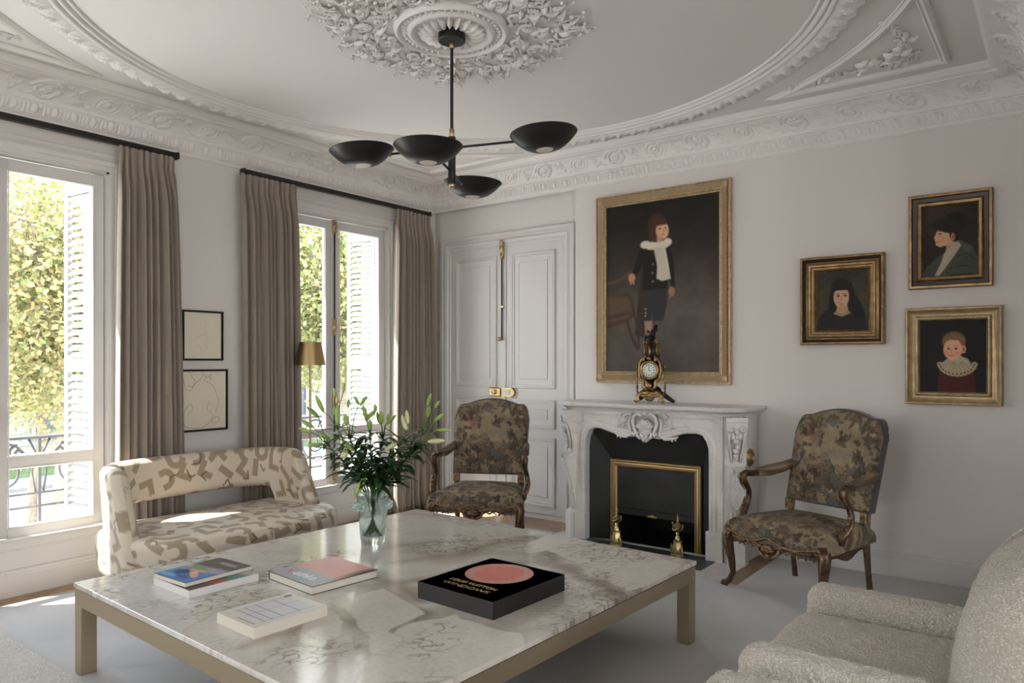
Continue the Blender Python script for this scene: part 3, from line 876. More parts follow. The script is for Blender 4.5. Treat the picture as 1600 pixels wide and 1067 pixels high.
# ------------------------------------------------------------------ a small numpy painter for canvases, covers and tapestry
class Cv:
    def __init__(s, w_, h_, bg):
        s.w, s.h = w_, h_; s.a = np.ones((h_, w_, 3))*np.array(lin(bg))
        s.X, s.Y = np.meshgrid((np.arange(w_)+.5)/w_, (np.arange(h_)+.5)/h_); s.asp = w_/h_
    def mix(s, m, c, al=1):
        c = np.array(lin(c)) if not isinstance(c, np.ndarray) else c
        m = np.clip(m, 0, 1)[..., None]*al; s.a = s.a*(1-m)+c*m; return s
    def ell(s, cx, cy_, rx, ry, c, soft=.12, rot=0, al=1):
        dx = (s.X-cx)*s.asp; dy = s.Y-cy_; rx = rx*s.asp
        co, si = math.cos(rot), math.sin(rot)
        a = dx*co+dy*si; b_ = -dx*si+dy*co
        d = np.sqrt((a/rx)**2+(b_/ry)**2)
        return s.mix((1-d)/soft+.5, c, al)
    def poly(s, pts, c, soft=.006, al=1):
        P_ = np.array(pts, float); P_[:, 0] *= s.asp; x = s.X*s.asp; y = s.Y
        d = np.full(x.shape, 1e9); ins = np.zeros(x.shape, bool); n = len(P_)
        for i in range(n):
            a, b_ = P_[i], P_[(i+1) % n]; e = b_-a; wx, wy = x-a[0], y-a[1]
            t = np.clip((wx*e[0]+wy*e[1])/(e@e+1e-12), 0, 1)
            d = np.minimum(d, np.hypot(wx-e[0]*t, wy-e[1]*t))
            cnd = ((a[1] > y) != (b_[1] > y)) & (x < (b_[0]-a[0])*(y-a[1])/(b_[1]-a[1]+1e-12)+a[0])
            ins ^= cnd
        sd_ = np.where(ins, d, -d)
        return s.mix(sd_/soft+.5, c, al)
    def line(s, pts, wd, c, soft=None, al=1):
        soft = soft or wd*.6
        P_ = np.array(pts, float); P_[:, 0] *= s.asp; x = s.X*s.asp; y = s.Y; d = np.full(x.shape, 1e9)
        for a, b_ in zip(P_[:-1], P_[1:]):
            e = b_-a; wx, wy = x-a[0], y-a[1]; t = np.clip((wx*e[0]+wy*e[1])/(e@e+1e-12), 0, 1)
            d = np.minimum(d, np.hypot(wx-e[0]*t, wy-e[1]*t))
        return s.mix((wd/2-d)/soft+.5, c, al)
    def noise(s, amt, seed, sc=30, sy=None):
        s.a *= (1+amt*(fnoise(s.X*sc*s.asp, s.Y*(sy or sc), seed)[..., None])); s.a = np.clip(s.a, 0, 1); return s
def fnoise(x, y, seed, octv=3):
    rg = np.random.default_rng(seed); T = rg.uniform(-1, 1, (64, 64)); out = 0; a = 1
    for o_ in range(octv):
        xi = np.floor(x).astype(int); yi = np.floor(y).astype(int); fx = x-xi; fy = y-yi
        fx = fx*fx*(3-2*fx); fy = fy*fy*(3-2*fy); g = lambda i, j: T[(xi+i) % 64, (yi+j) % 64]
        out = out + a*((g(0,0)*(1-fx)+g(1,0)*fx)*(1-fy)+(g(0,1)*(1-fx)+g(1,1)*fx)*fy); a *= .5; x = x*2.03+5; y = y*2.03+9
    return out/1.6
M['canvas'] = vmat('oil_canvas', .55, bump=(300,.2,.001), spec=.25)
M['paper'] = vmat('paper', .8)
M['cover'] = vmat('printed_cover', .35)
def flat_img(name, cv, fn, mt, parent):
    """fn(X,Y) -> xyz arrays for image coords in 0..1 (y down)"""
    P_ = np.stack(fn(cv.X.T, cv.Y.T), -1)
    # stretch so that border vertices lie on the border
    return gobj(name, P_, mt, parent, col=cv.a.transpose(1, 0, 2), smooth=False)

# --- portrait of the standing boy
def p_boy():
    c = Cv(200, 268, (46,40,35))
    c.ell(.75,.85,.8,.36,(88,81,74),1.2); c.ell(.35,.95,.7,.26,(84,77,70),1.2,al=.8); c.ell(.5,.05,.9,.2,(28,24,22),1.2)
    c.noise(.25, 1, 14)
    # chair
    c.poly([(0,.53),(.22,.53),(.26,.56),(.27,.67),(.2,.70),(0,.74)], (70,52,38), .01)
    c.poly([(0,.55),(.20,.55),(.235,.575),(.24,.63),(0,.66)], (86,68,50), .02)
    c.line([(0,.465),(.08,.458),(.16,.44),(.23,.405)], .014, (98,64,46)); c.line([(0,.495),(.10,.49),(.20,.475)], .008, (66,46,34))
    c.line([(.20,.70),(.24,.78),(.28,.84),(.30,.86)], .022, (66,48,36)); c.line([(.25,.60),(.30,.75),(.31,.85)], .012, (60,44,34))
    c.line([(0,.69),(.12,.68),(.22,.665)], .014, (92,64,44))
    # cloak and suit
    c.poly([(.33,.27),(.28,.35),(.24,.42),(.27,.44),(.33,.38),(.30,.60),(.27,.78),(.36,.80),(.42,.5),(.45,.27)], (52,43,36), .012)
    c.poly([(.34,.255),(.30,.31),(.245,.42),(.285,.44),(.35,.36),(.335,.53),(.45,.545),(.57,.52),(.565,.42),(.60,.52),(.63,.51),(.62,.38),(.595,.29),(.54,.25)], (22,19,19), .008)
    c.poly([(.335,.52),(.56,.515),(.56,.60),(.53,.70),(.44,.71),(.43,.66),(.41,.705),(.35,.70),(.335,.60)], (44,42,44), .010)
    c.poly([(.36,.70),(.43,.70),(.425,.76),(.41,.80),(.37,.79)], (150,118,98), .010); c.poly([(.45,.70),(.50,.70),(.48,.76),(.455,.75)], (88,74,66), .010)
    c.ell(.395,.87,.045,.09,(60,52,48),.6)
    for y in (.63,.65,.67): c.ell(.37,y,.008,.006,(140,130,120))
    for x,y in ((.435,.37),(.43,.42),(.435,.47),(.50,.46)): c.ell(x,y,.011,.008,(96,88,78),.4)
    # head
    c.ell(.472,.145,.082,.068,(62,38,26),.25); c.ell(.438,.20,.036,.05,(66,42,30),.4)
    c.ell(.515,.178,.052,.050,(196,150,122),.25); c.ell(.535,.185,.038,.042,(206,160,132),.4)
    c.poly([(.43,.11),(.52,.105),(.56,.135),(.55,.148),(.47,.150),(.44,.175)], (70,44,30), .012)
    c.ell(.50,.168,.010,.005,(60,36,28),.5); c.ell(.545,.166,.008,.005,(60,36,28),.5); c.line([(.527,.17),(.535,.187),(.524,.19)], .004, (160,112,90)); c.line([(.508,.204),(.535,.203)], .005, (150,70,62))
    c.ell(.555,.182,.010,.012,(190,140,112),.4)
    c.poly([(.47,.215),(.52,.22),(.52,.25),(.47,.25)], (176,130,104), .01)
    # ruff and jabot
    for x,y,rx in ((.37,.252,.045),(.42,.262,.05),(.47,.266,.05),(.53,.262,.045),(.565,.25,.035)): c.ell(x,y,rx,.022,(206,196,180),.4)
    c.poly([(.44,.265),(.54,.265),(.57,.37),(.59,.46),(.52,.47),(.47,.455),(.475,.38)], (198,187,170), .010)
    for k in range(6): c.line([(.46+.012*k,.28),(.485+.018*k,.455)], .004, (150,140,126), al=.7)
    # hands
    c.ell(.245,.44,.032,.026,(176,128,104),.35); c.line([(.24,.45),(.235,.475)], .010, (170,122,98)); c.line([(.255,.45),(.262,.475)], .010, (170,122,98))
    c.ell(.60,.535,.026,.028,(150,104,84),.35); c.line([(.595,.55),(.585,.57)], .010, (140,98,80))
    return c
def p_girl():
    c = Cv(110, 128, (62,58,42)); c.ell(.5,.0,.9,.3,(50,48,36),1); c.noise(.25, 3, 12)
    c.poly([(.10,.72),(.28,.62),(.5,.60),(.74,.62),(.92,.76),(1,1),(0,1),(.02,.85)], (30,29,28), .03)
    c.ell(.50,.42,.235,.30,(22,16,14),.12); c.poly([(.26,.40),(.24,.62),(.32,.72),(.50,.5)], (22,16,14), .03); c.poly([(.70,.35),(.86,.55),(.96,.80),(.80,.86),(.68,.7)], (20,15,13), .03)
    c.poly([(.42,.58),(.60,.58),(.62,.70),(.52,.745),(.38,.70)], (178,138,106), .02)
    c.ell(.485,.445,.145,.185,(196,158,128),.14); c.ell(.44,.50,.06,.05,(196,148,120),.9,al=.6)
    c.poly([(.30,.20),(.68,.20),(.66,.33),(.60,.335),(.40,.335),(.33,.36)], (22,16,14), .02)
    for x in (.425,.56): c.ell(x,.425,.034,.016,(52,34,28),.5); c.line([(x-.04,.39),(x+.035,.385)], .010, (60,42,34))
    c.line([(.488,.42),(.478,.505),(.50,.512)], .009, (160,118,92)); c.line([(.455,.565),(.525,.565)], .013, (156,84,70)); c.ell(.49,.60,.04,.012,(170,128,104),.8)
    c.poly([(.36,.69),(.5,.745),(.64,.69),(.67,.72),(.5,.775),(.34,.73)], (150,134,108), .012)
    c.noise(.12, 5, 50); return c
def p_cap():
    c = Cv(120, 156, (34,27,20)); c.ell(.3,.15,.4,.2,(54,44,32),1); c.noise(.3, 6, 10)
    c.poly([(.0,1),(.06,.88),(.28,.72),(.42,.66),(.66,.50),(.88,.60),(.98,.74),(1,1)], (62,66,54), .02)
    c.poly([(.64,.50),(.90,.62),(.84,.70),(.66,.60)], (74,78,64), .02)
    c.poly([(.50,.40),(.62,.42),(.66,.54),(.52,.62),(.42,.66)], (170,128,100), .02)
    c.poly([(.60,.50),(.70,.58),(.56,.74),(.44,.86),(.30,1),(.22,1),(.34,.82),(.40,.68),(.50,.60)], (170,158,136), .015)
    for k in range(8): c.line([(.60-.03*k,.55+.05*k),(.66-.035*k,.62+.05*k)], .008, (130,120,100), al=.7)
    c.ell(.44,.42,.16,.155,(198,154,122),.15); c.poly([(.27,.36),(.255,.40),(.215,.455),(.24,.47),(.235,.495),(.25,.51),(.245,.53),(.26,.56),(.33,.585),(.45,.56),(.5,.4),(.36,.30)], (200,156,124), .012)
    c.ell(.53,.28,.26,.12,(24,19,16),.15); c.ell(.60,.24,.22,.13,(20,16,14),.15); c.poly([(.16,.27),(.30,.19),(.55,.18),(.62,.30),(.40,.28),(.20,.30)], (26,20,17), .015)
    c.ell(.60,.40,.11,.13,(34,22,16),.2); c.ell(.33,.32,.10,.035,(36,23,17),.5)
    c.ell(.555,.455,.035,.05,(190,128,98),.3); c.ell(.56,.455,.018,.03,(130,80,60),.5)
    c.ell(.325,.40,.024,.012,(40,26,22),.5); c.line([(.285,.365),(.36,.36)], .010, (56,36,28)); c.line([(.255,.515),(.31,.51)], .010, (150,72,60)); c.ell(.38,.48,.06,.04,(206,140,112),.9,al=.6)
    c.line([(.62,.72),(.80,.70),(.95,.80)], .012, (36,38,30)); c.line([(.44,.90),(.70,.86),(.95,.90)], .010, (34,36,30)); c.noise(.12, 8, 50); return c
def p_red():
    c = Cv(130, 140, (13,11,9)); c.ell(.2,.7,.35,.4,(20,16,12),1)
    c.poly([(.30,.72),(.42,.66),(.62,.64),(.80,.70),(.83,.85),(.82,1),(.27,1),(.29,.85)], (72,20,16), .02)
    c.poly([(.42,.50),(.62,.50),(.64,.60),(.44,.60)], (170,112,88), .02)
    for k in range(13):
        a = PI*(.06+.88*k/12); x = .565+.255*math.cos(a); y = .585+.16*math.sin(a); c.ell(x,y,.042,.036,(164,150,118),.3)
    c.poly([(.31,.62),(.42,.54),(.62,.50),(.72,.54),(.82,.68),(.70,.70),(.48,.76),(.34,.70)], (172,160,130), .02)
    for k in range(9): a = PI*(.1+.8*k/8); c.line([(.56+.06*math.cos(a),.57+.03*math.sin(a)),(.56+.25*math.cos(a),.59+.15*math.sin(a))], .006, (110,92,64), al=.8)
    for k in range(13):
        a = PI*(.06+.88*k/12); x = .565+.255*math.cos(a); y = .585+.16*math.sin(a); c.ell(x,y,.014,.012,(90,60,44),.5)
    c.ell(.52,.30,.17,.13,(112,84,54),.2); c.ell(.66,.41,.035,.055,(206,140,112),.3); c.ell(.665,.41,.017,.03,(150,90,70),.5)
    c.ell(.505,.41,.135,.145,(216,164,134),.14); c.poly([(.37,.24),(.52,.20),(.66,.24),(.68,.36),(.62,.34),(.60,.29),(.46,.28),(.38,.31)], (120,92,60), .015)
    for x in (.44,.55): c.ell(x,.40,.024,.013,(60,50,46),.5); c.line([(x-.03,.365),(x+.03,.362)], .007, (150,112,84))
    c.line([(.485,.40),(.472,.455),(.49,.462)], .008, (176,118,92)); c.line([(.445,.495),(.515,.495)], .012, (176,76,66)); c.ell(.42,.46,.04,.03,(222,130,108),.9,al=.6); c.ell(.57,.46,.04,.03,(222,130,108),.9,al=.6)
    c.noise(.08, 8, 50); return c
def sketch(seed, w_, h_):
    c = Cv(w_, h_, (214,205,186))
    if seed == 1:
        c.line([(.52,.18),(.60,.20),(.58,.30),(.55,.34),(.58,.42)], .008, (150,140,120), al=.6); c.line([(.30,.56),(.38,.52),(.46,.50),(.58,.46),(.64,.60),(.56,.68),(.60,.80)], .008, (150,140,120), al=.55)
        c.line([(.28,.70),(.40,.74),(.46,.80)], .006, (150,140,120), al=.5)
    else:
        def cur(pts, n=40):
            P_ = np.array(pts, float); t = np.linspace(0, len(P_)-1, n); i = np.clip(t.astype(int), 0, len(P_)-2); f = (t-i)[:, None]
            g = lambda k: P_[np.clip(k, 0, len(P_)-1)]
            return .5*((2*g(i))+(-g(i-1)+g(i+1))*f+(2*g(i-1)-5*g(i)+4*g(i+1)-g(i+2))*f**2+(-g(i-1)+3*g(i)-3*g(i+1)+g(i+2))*f**3)
        for L_ in ([(.02,.12),(.08,.30),(.20,.32),(.26,.22),(.40,.14),(.46,.04)], [(.55,.06),(.50,.16),(.60,.20),(.72,.28),(.80,.45),(.82,.58),(.74,.72)],
                   [(.10,.60),(.02,.75),(.06,.92),(.25,.97),(.50,.95),(.68,.82),(.66,.72),(.56,.66),(.60,.52)], [(.10,.60),(.20,.56),(.22,.66),(.12,.72)],
                   [(.16,.02),(.24,.12),(.30,.20),(.22,.26),(.10,.24)], [(.64,.84),(.78,.80),(.86,.84),(.76,.90),(.64,.86)], [(.48,.06),(.56,.12),(.62,.08)], [(.66,.04),(.62,.14),(.70,.12)]):
            c.line(cur(L_), .007, (96,92,84), al=.8)
    return c

def mkframe(root, x0, x1, z0, z1, prof, mats, plane='B', yoff=0, dx=0):
    """profile (a inward, b out) split in bands by material: mats=[(i0,i1,mat,name)]"""
    if plane == 'B': pts = [(x0,0,z0),(x1,0,z0),(x1,0,z1),(x0,0,z1)]; nrm = (0,-1,0)
    else: pts = [(0,x0,z0),(0,x1,z0),(0,x1,z1),(0,x0,z1)]; nrm = (1,0,0)
    for i0, i1, m_, nm in mats:
        q = MB(); q.sweep(pts, prof[i0:i1+1], nrm, closed=True); q.build(nm, m_, root, smooth=35)
M['gold_light'] = mat('light_gilt', (.48,.36,.21), .42, metal=.65, bump=(140,.5,.003), var=(30,.25))
M['gold_pale'] = mat('pale_gilt', (.46,.35,.20), .40, metal=.7, bump=(160,.25,.002), var=(18,.2))
M['frame_dark'] = mat('dark_frame_wood', (.035,.02,.014), .4)
def ribbed_gold(name, rgb, scale):
    m, nt, b_ = newmat(name); L = nt.links
    b_.inputs['Base Color'].default_value = (*rgb, 1); b_.inputs['Metallic'].default_value = .7; b_.inputs['Roughness'].default_value = .42
    tc = N(nt, 'ShaderNodeTexCoord'); sp_ = N(nt, 'ShaderNodeSeparateXYZ'); L.new(tc.outputs['Object'], sp_.inputs[0])
    def sine(o):
        ml = N(nt, 'ShaderNodeMath', operation='MULTIPLY'); ml.inputs[1].default_value = scale; L.new(o, ml.inputs[0])
        q_ = N(nt, 'ShaderNodeMath', operation='SINE'); L.new(ml.outputs[0], q_.inputs[0]); return q_.outputs[0]
    sn = N(nt, 'ShaderNodeMath', operation='MULTIPLY'); L.new(sine(sp_.outputs['X']), sn.inputs[0]); L.new(sine(sp_.outputs['Z']), sn.inputs[1])
    bp = N(nt, 'ShaderNodeBump', i_Strength=.8, i_Distance=.004); L.new(sn.outputs[0], bp.inputs['Height']); L.new(bp.outputs['Normal'], b_.inputs['Normal'])
    r = ramp(nt, [(0, tuple(c*.75 for c in rgb)), (1, tuple(c*1.15 for c in rgb))]); ma = N(nt, 'ShaderNodeMapRange'); ma.inputs['From Min'].default_value = -1
    L.new(sn.outputs[0], ma.inputs['Value']); L.new(ma.outputs[0], r.inputs['Fac']); L.new(r.outputs['Color'], b_.inputs['Base Color'])
    return m
M['gold_rib'] = ribbed_gold('ribbed_gilt', (.44,.33,.20), 420)
def beads(root, x0, x1, z0, z1, ins, out, r_, step, m_, nm='bead_row'):
    q = MB(); a0, a1, b0, b1 = x0+ins, x1-ins, z0+ins, z1-ins
    nx = int((a1-a0)/step); nz = int((b1-b0)/step)
    for i in range(nx+1):
        for z in (b0, b1): q.ell((a0+(a1-a0)*i/nx, -out, z), (r_, r_*.8, r_), 5, 3)
    for i in range(1, nz):
        for x in (a0, a1): q.ell((x, -out, b0+(b1-b0)*i/nz), (r_, r_*.8, r_), 5, 3)
    q.build(nm, m_, root, smooth=180)
def painting(name, label, x0, x1, z0, z1, prof, bands, fw, cv, yb=0):
    root = thing(name, label, 'painting', ((x0+x1)/2, yb, z0), 0)
    X0, X1, Z0, Z1 = x0-(x0+x1)/2, x1-(x0+x1)/2, 0, z1-z0
    mkframe(root, X0, X1, Z0, Z1, prof, bands)
    a, b_, c_, d = X0+fw-.006, X1-fw+.006, fw-.006, Z1-fw+.006
    flat_img('canvas', cv, lambda X, Y: (a+(b_-a)*X, -.018+0*X, d+(c_-d)*Y), M['canvas'], root)
    q = MB(); q.box(X0+.01, X1-.01, -.012, -.001, .01, Z1-.01); q.build('backing', M['frame_dark'], root)
    return root, (X0, X1, Z0, Z1)
pr1 = [(0,0),(0,.030),(.004,.040),(.012,.040),(.016,.032),(.022,.032),(.026,.048),(.066,.040),(.070,.044),(.078,.044),(.082,.034),(.086,.030),(.092,.030),(.096,.018)]
r_, g = painting('oil_painting', 'tall gilt-framed full-length painting of a child in a dark suit over the mantelpiece', 1.920, 3.085, 1.245, 2.800, pr1,
    [(0,5,M['gold_light'],'outer_moulding'),(5,7,M['gold_rib'],'ribbed_moulding'),(7,13,M['gold_light'],'inner_moulding')], .094, p_boy())
beads(r_, *g, .074, .044, .0035, .011, M['gold_light']); 
for sx_ in (g[0]+.046, g[1]-.046):
    for z_ in (.046, g[3]-.046):
        q = MB(); q.box(sx_-.022, sx_+.022, -.052, -.038, z_-.022, z_+.022, .003); q.ell((sx_, -.052, z_), (.013,.006,.013)); q.build('corner_block', M['gold_light'], r_, smooth=40)
pr2 = [(0,0),(0,.052),(.006,.060),(.016,.060),(.022,.048),(.036,.034),(.042,.036),(.056,.050),(.068,.046),(.074,.034),(.086,.030),(.094,.036),(.100,.024),(.108,.016)]
r_, g = painting('framed_portrait', 'gilt-framed portrait of a dark-haired child facing front, leftmost of the three', 3.590, 4.125, 1.537, 2.144, pr2,
    [(0,3,M['gold'],'outer_moulding'),(3,5,M['frame_dark'],'dark_hollow'),(5,13,M['gold'],'inner_moulding')], .106, p_girl())
beads(r_, *g, .011, .060, .0045, .013, M['gold']); beads(r_, *g, .084, .033, .0035, .012, M['gold_light'])
pr3 = [(0,0),(0,.036),(.005,.044),(.018,.044),(.022,.034),(.024,.030),(.046,.026),(.050,.034),(.058,.040),(.072,.034),(.082,.016)]
painting('framed_portrait', 'gilt and black framed profile portrait of a child in a dark cap', 4.264, 4.722, 1.886, 2.488, pr3,
    [(0,4,M['gold'],'outer_moulding'),(4,6,M['frame_dark'],'dark_band'),(6,10,M['gold'],'inner_moulding')], .080, p_cap())
pr4 = [(0,0),(0,.040),(.006,.050),(.014,.052),(.022,.042),(.040,.026),(.052,.024),(.056,.030),(.064,.034),(.072,.034),(.078,.026),(.084,.016)]
r_, g = painting('framed_portrait', 'pale gilt-framed portrait of a fair child in red with a lace collar', 4.245, 4.770, 1.147, 1.764, pr4,
    [(0,11,M['gold_pale'],'moulding')], .082, p_red())
beads(r_, *g, .068, .034, .004, .011, M['gold_pale'])
def drawing(label, y0, y1, z0, z1, cv):
    root = thing('framed_drawing', label, 'drawing', (0, (y0+y1)/2, z0))
    a, b_ = y0-(y0+y1)/2, y1-(y0+y1)/2; h_ = z1-z0
    mkframe(root, a, b_, 0, h_, [(0,0),(0,.022),(.002,.024),(.013,.024),(.015,.014)], [(0,4,M['black'],'frame')], 'L')
    flat_img('drawing_sheet', cv, lambda X, Y: (.012+0*X, a+.013+(b_-a-.026)*X, h_-.013+(.026-h_)*Y), M['paper'], root)
    q = MB(); q.box(.001, .010, a+.005, b_-.005, .005, h_-.005); q.build('backing', M['black'], root)
drawing('black-framed faint line drawing on cream paper, the upper of two between the curtains', -2.622, -2.303, 1.428, 1.796, sketch(1, 90, 105))
drawing('black-framed curving line drawing on cream paper, the lower of two between the curtains', -2.632, -2.266, .908, 1.363, sketch(2, 130, 160))
# ------------------------------------------------------------------ plane measuring helper (photo frame 1600x1067 -> point on a real plane)
def meas(px, py, ax, val):
    a = (px-800)/1135; d = (a*.7955-.6060, a*.6062+.7953, -(py-565)/1135); o = (5.074, -5.343, 1.42)
    i = 'xyz'.index(ax); t = (val-o[i])/d[i]
    return Vector((o[0]+d[0]*t, o[1]+d[1]*t, o[2]+d[2]*t))

# ------------------------------------------------------------------ fireplace
def marble(name, base, vein, scale, rough=.3):
    m, nt, b = newmat(name); L = nt.links
    tc = N(nt, 'ShaderNodeTexCoord'); n1 = N(nt, 'ShaderNodeTexNoise', i_Scale=scale, i_Detail=8.0, i_Distortion=1.5); L.new(tc.outputs['Object'], n1.inputs['Vector'])
    r = ramp(nt, [(.30, base), (.47, tuple(c*.93 for c in base)), (.50, vein), (.53, tuple(c*.95 for c in base)), (.7, base)]); L.new(n1.outputs['Fac'], r.inputs['Fac'])
    L.new(r.outputs['Color'], b.inputs['Base Color']); b.inputs['Roughness'].default_value = rough
    return m
M['marble'] = marble('white_veined_marble', (.62,.595,.56), (.52,.50,.48), 3.2, .34)
M['slate'] = mat('slate_hearth', (.045,.055,.065), .4, var=(6,.3))
M['soot'] = mat('matt_black_lining', (.006,.006,.006), .6)
M['firedark'] = mat('dark_metal_shutter', (.022,.022,.021), .38, metal=.3, var=(5,.3))
M['dial'] = mat('enamel_dial', (.62,.64,.60), .25)
fp = thing('fireplace', 'carved white veined marble fireplace with black firebox and brass surround', 'fireplace', (2.545, 0, 0))
X = 2.545
FY = -.40
op = [(915,840),(915,760),(915,700),(917,683),(922,672),(930,668),(940,669.5),(952.5,674.7),(968,679.5),(982.5,682.5),(993,682),(1003,685),(1010,686),(1016,682),(1022,685),(1029,686.5),(1046,684.5),(1060,680),(1072.5,677.8),(1089,677.8),(1098,681),(1104,690),(1107.5,702),(1108,720),(1108,790),(1108,868)]
opw = [meas(a, b_, 'y', FY) for a, b_ in op]
opl = [(p.x-X, max(p.z, 0)) for p in opw]; opl[0] = (opl[2][0], 0); opl[1] = (opl[2][0], .45); opl[-1] = (opl[-3][0], 0); opl[-2] = (opl[-3][0], .4)
FP = MB()
outer = [(-.60, 0), (-.60, 1.035), (.62, 1.035), (.62, 0)]
poly = [outer[3], outer[2], outer[1], outer[0]] + opl
FP.prism(poly, 'y', FY, FY+.06)
FP.box(-.69, -.53, -.345, 0, 0, 1.036); FP.box(.56, .735, -.345, 0, 0, 1.036); FP.box(-.531, .561, -.342, 0, .93, 1.036)
FP.box(.60, .665, FY+.012, -.2, 0, 1.036); FP.box(-.645, -.58, FY+.012, -.2, 0, 1.036)
FP.build('surround', M['marble'], fp, smooth=20)
q = MB(); pr = [(-.002,0),(-.002,.012),(-.010,.020),(-.022,.020),(-.028,.012),(-.040,.016),(-.052,.010),(-.058,0)]
q.sweep([(x, FY, z) for x, z in opl], [(a, b_) for a, b_ in pr][::-1] if False else pr, (0,1,0)); 
for i, v in enumerate(q.v): q.v[i] = (v[0], 2*FY-v[1], v[2])
q.build('opening_moulding', M['marble'], fp, smooth=50)
q = MB()
for (x0, x1) in ((-.52,-.21), (.24,.55)):
    q = MB(); q.sweep([(x0,FY,.93),(x0,FY,1.0),(x1,FY,1.0),(x1,FY,.93)], [(0,0),(0,.006),(.006,.008),(.012,.003),(.014,0)], (0,-1,0))
    q.build('frieze_panel', M['marble'], fp, smooth=30)
# plinth blocks
for s_, (x0, x1) in ((-1, (-.600,-.495)), (1, (.500,.620))):
    q = MB(); q.box(x0, x1, FY-.022, FY+.05, 0, .22, .004); q.build('plinth_block', M['marble'], fp, smooth=30)
# shelf
def shelf(zs, ins, q):
    half = [(0,-.50),(.10,-.495),(.17,-.455),(.30,-.445),(.44,-.445),(.50,-.455),(.58,-.50),(.68,-.475),(.755,-.40),(.785,-.30),(.80,-.20),(.80,0)]
    pts = [(x, y) for x, y in half] 
    full = [(-x, y) for x, y in pts[::-1]] + pts[1:]
    rings = []
    for z, i_ in zip(zs, ins):
        rings.append([(x*(1-i_/.80), y*(1-i_/.50) if y < 0 else 0, z) for x, y in full])
    n = len(full); vs = [p for r_ in rings for p in r_]; fs = []
    for k in range(len(rings)-1):
        for i in range(n-1): fs.append((k*n+i, k*n+i+1, (k+1)*n+i+1, (k+1)*n+i))
    fs.append(tuple(range(n))); fs.append(tuple((len(rings)-1)*n+i for i in range(n))[::-1])
    q.add(vs, fs)
q = MB(); shelf([1.035,1.048,1.050,1.058,1.062,1.070,1.088,1.096,1.100], [.05,.045,.035,.030,.020,.004,0,.004,.012], q); q.build('mantel_shelf', M['marble'], fp, smooth=35)
# canted console pilasters
pp = [(.055,0),(.055,.20),(.045,.215),(.018,.235),(.014,.30),(.030,.40),(.058,.50),(.078,.58),(.085,.64),(.078,.675),(.040,.69),(.030,.71),(.040,.78),(.058,.86),(.075,.91),(.095,.945),(.098,.975),(.085,1.0),(.10,1.005),(.10,1.035)]
for s_, cx, ang in ((-1, -.635, R(-128)), (1, .690, R(-62))):
    q = MB(); w2 = .062
    n_ = Vector((math.cos(ang), math.sin(ang), 0)); t_ = Vector((-n_.y, n_.x, 0)); c = Vector((cx, -.355, 0))
    m = len(pp); vs = []
    for sd_, ww in ((-1, w2), (1, w2)):
        for d, z in pp:
            wz = ww*(1.0+.18*(z > .7)-.05*math.sin(z*9)); vs.append(c + n_*d + t_*sd_*wz + Vector((0,0,z)))
    for sd_ in (-1, 1): vs += [c - n_*.08 + t_*sd_*w2 + Vector((0,0,z)) for z in (0, 1.035)]
    fs = [(i, i+1, m+i+1, m+i) for i in range(m-1)]
    fs += [tuple([2*m]+list(range(m))+[2*m+1])[::-1], tuple([2*m+2]+[m+i for i in range(m)]+[2*m+3])]
    q.add(vs, fs)
    q.build('pilaster', M['marble'], fp, smooth=40)
    q = MB()
    def P3(u, d, z): return c + n_*d + t_*u + Vector((0,0,z))
    for sd_ in (-1, 1):
        q.tube([P3(sd_*.040+.022*math.cos(a)*k_, .098, .955+.022*math.sin(a)*k_) for a, k_ in [(x_, 1-.05*i_) for i_, x_ in enumerate(np.linspace(0, 4*PI, 16))]], .008, 6)
        q.tube([P3(sd_*.048, .09, .93), P3(sd_*.050, .07, .86), P3(sd_*.035, .05, .78), P3(sd_*.030, .042, .72)], [.012,.011,.010,.008], 7)
        q.tube([P3(sd_*.046, .085, .66), P3(sd_*.050, .066, .55), P3(sd_*.045, .040, .44), P3(sd_*.02, .032, .40), P3(0, .030, .385)], [.012,.010,.009,.008,.008], 7)
        q.tube([P3(sd_*.030, .030, .37), P3(sd_*.030, .018, .28), P3(sd_*.030, .02, .235)], .008, 6)
        q.ell(P3(sd_*.025, .09, .905), (.016,.016,.026)); q.ell(P3(sd_*.03, .09, .66), (.018,.016,.018))
    for z, r_ in ((.93,.020),(.90,.018),(.87,.022),(.83,.020),(.80,.024),(.77,.016),(.74,.012)):
        q.ell(P3(.006*math.sin(z*70), .06+.04*(z-.75)/.2, z), (r_, r_*.8, r_*.9), 8, 6)
    for z, r_ in ((.63,.016),(.60,.018),(.57,.015),(.54,.017),(.51,.013),(.48,.011),(.45,.008)):
        q.ell(P3(.005*math.sin(z*90), .080-(.63-z)*.22, z), (r_, r_*.8, r_*.9), 8, 6)
    q.tube([P3(0, .034, .37), P3(0, .022, .25)], .009, 6)
    q.build('pilaster_carving', M['marble'], fp, smooth=180)
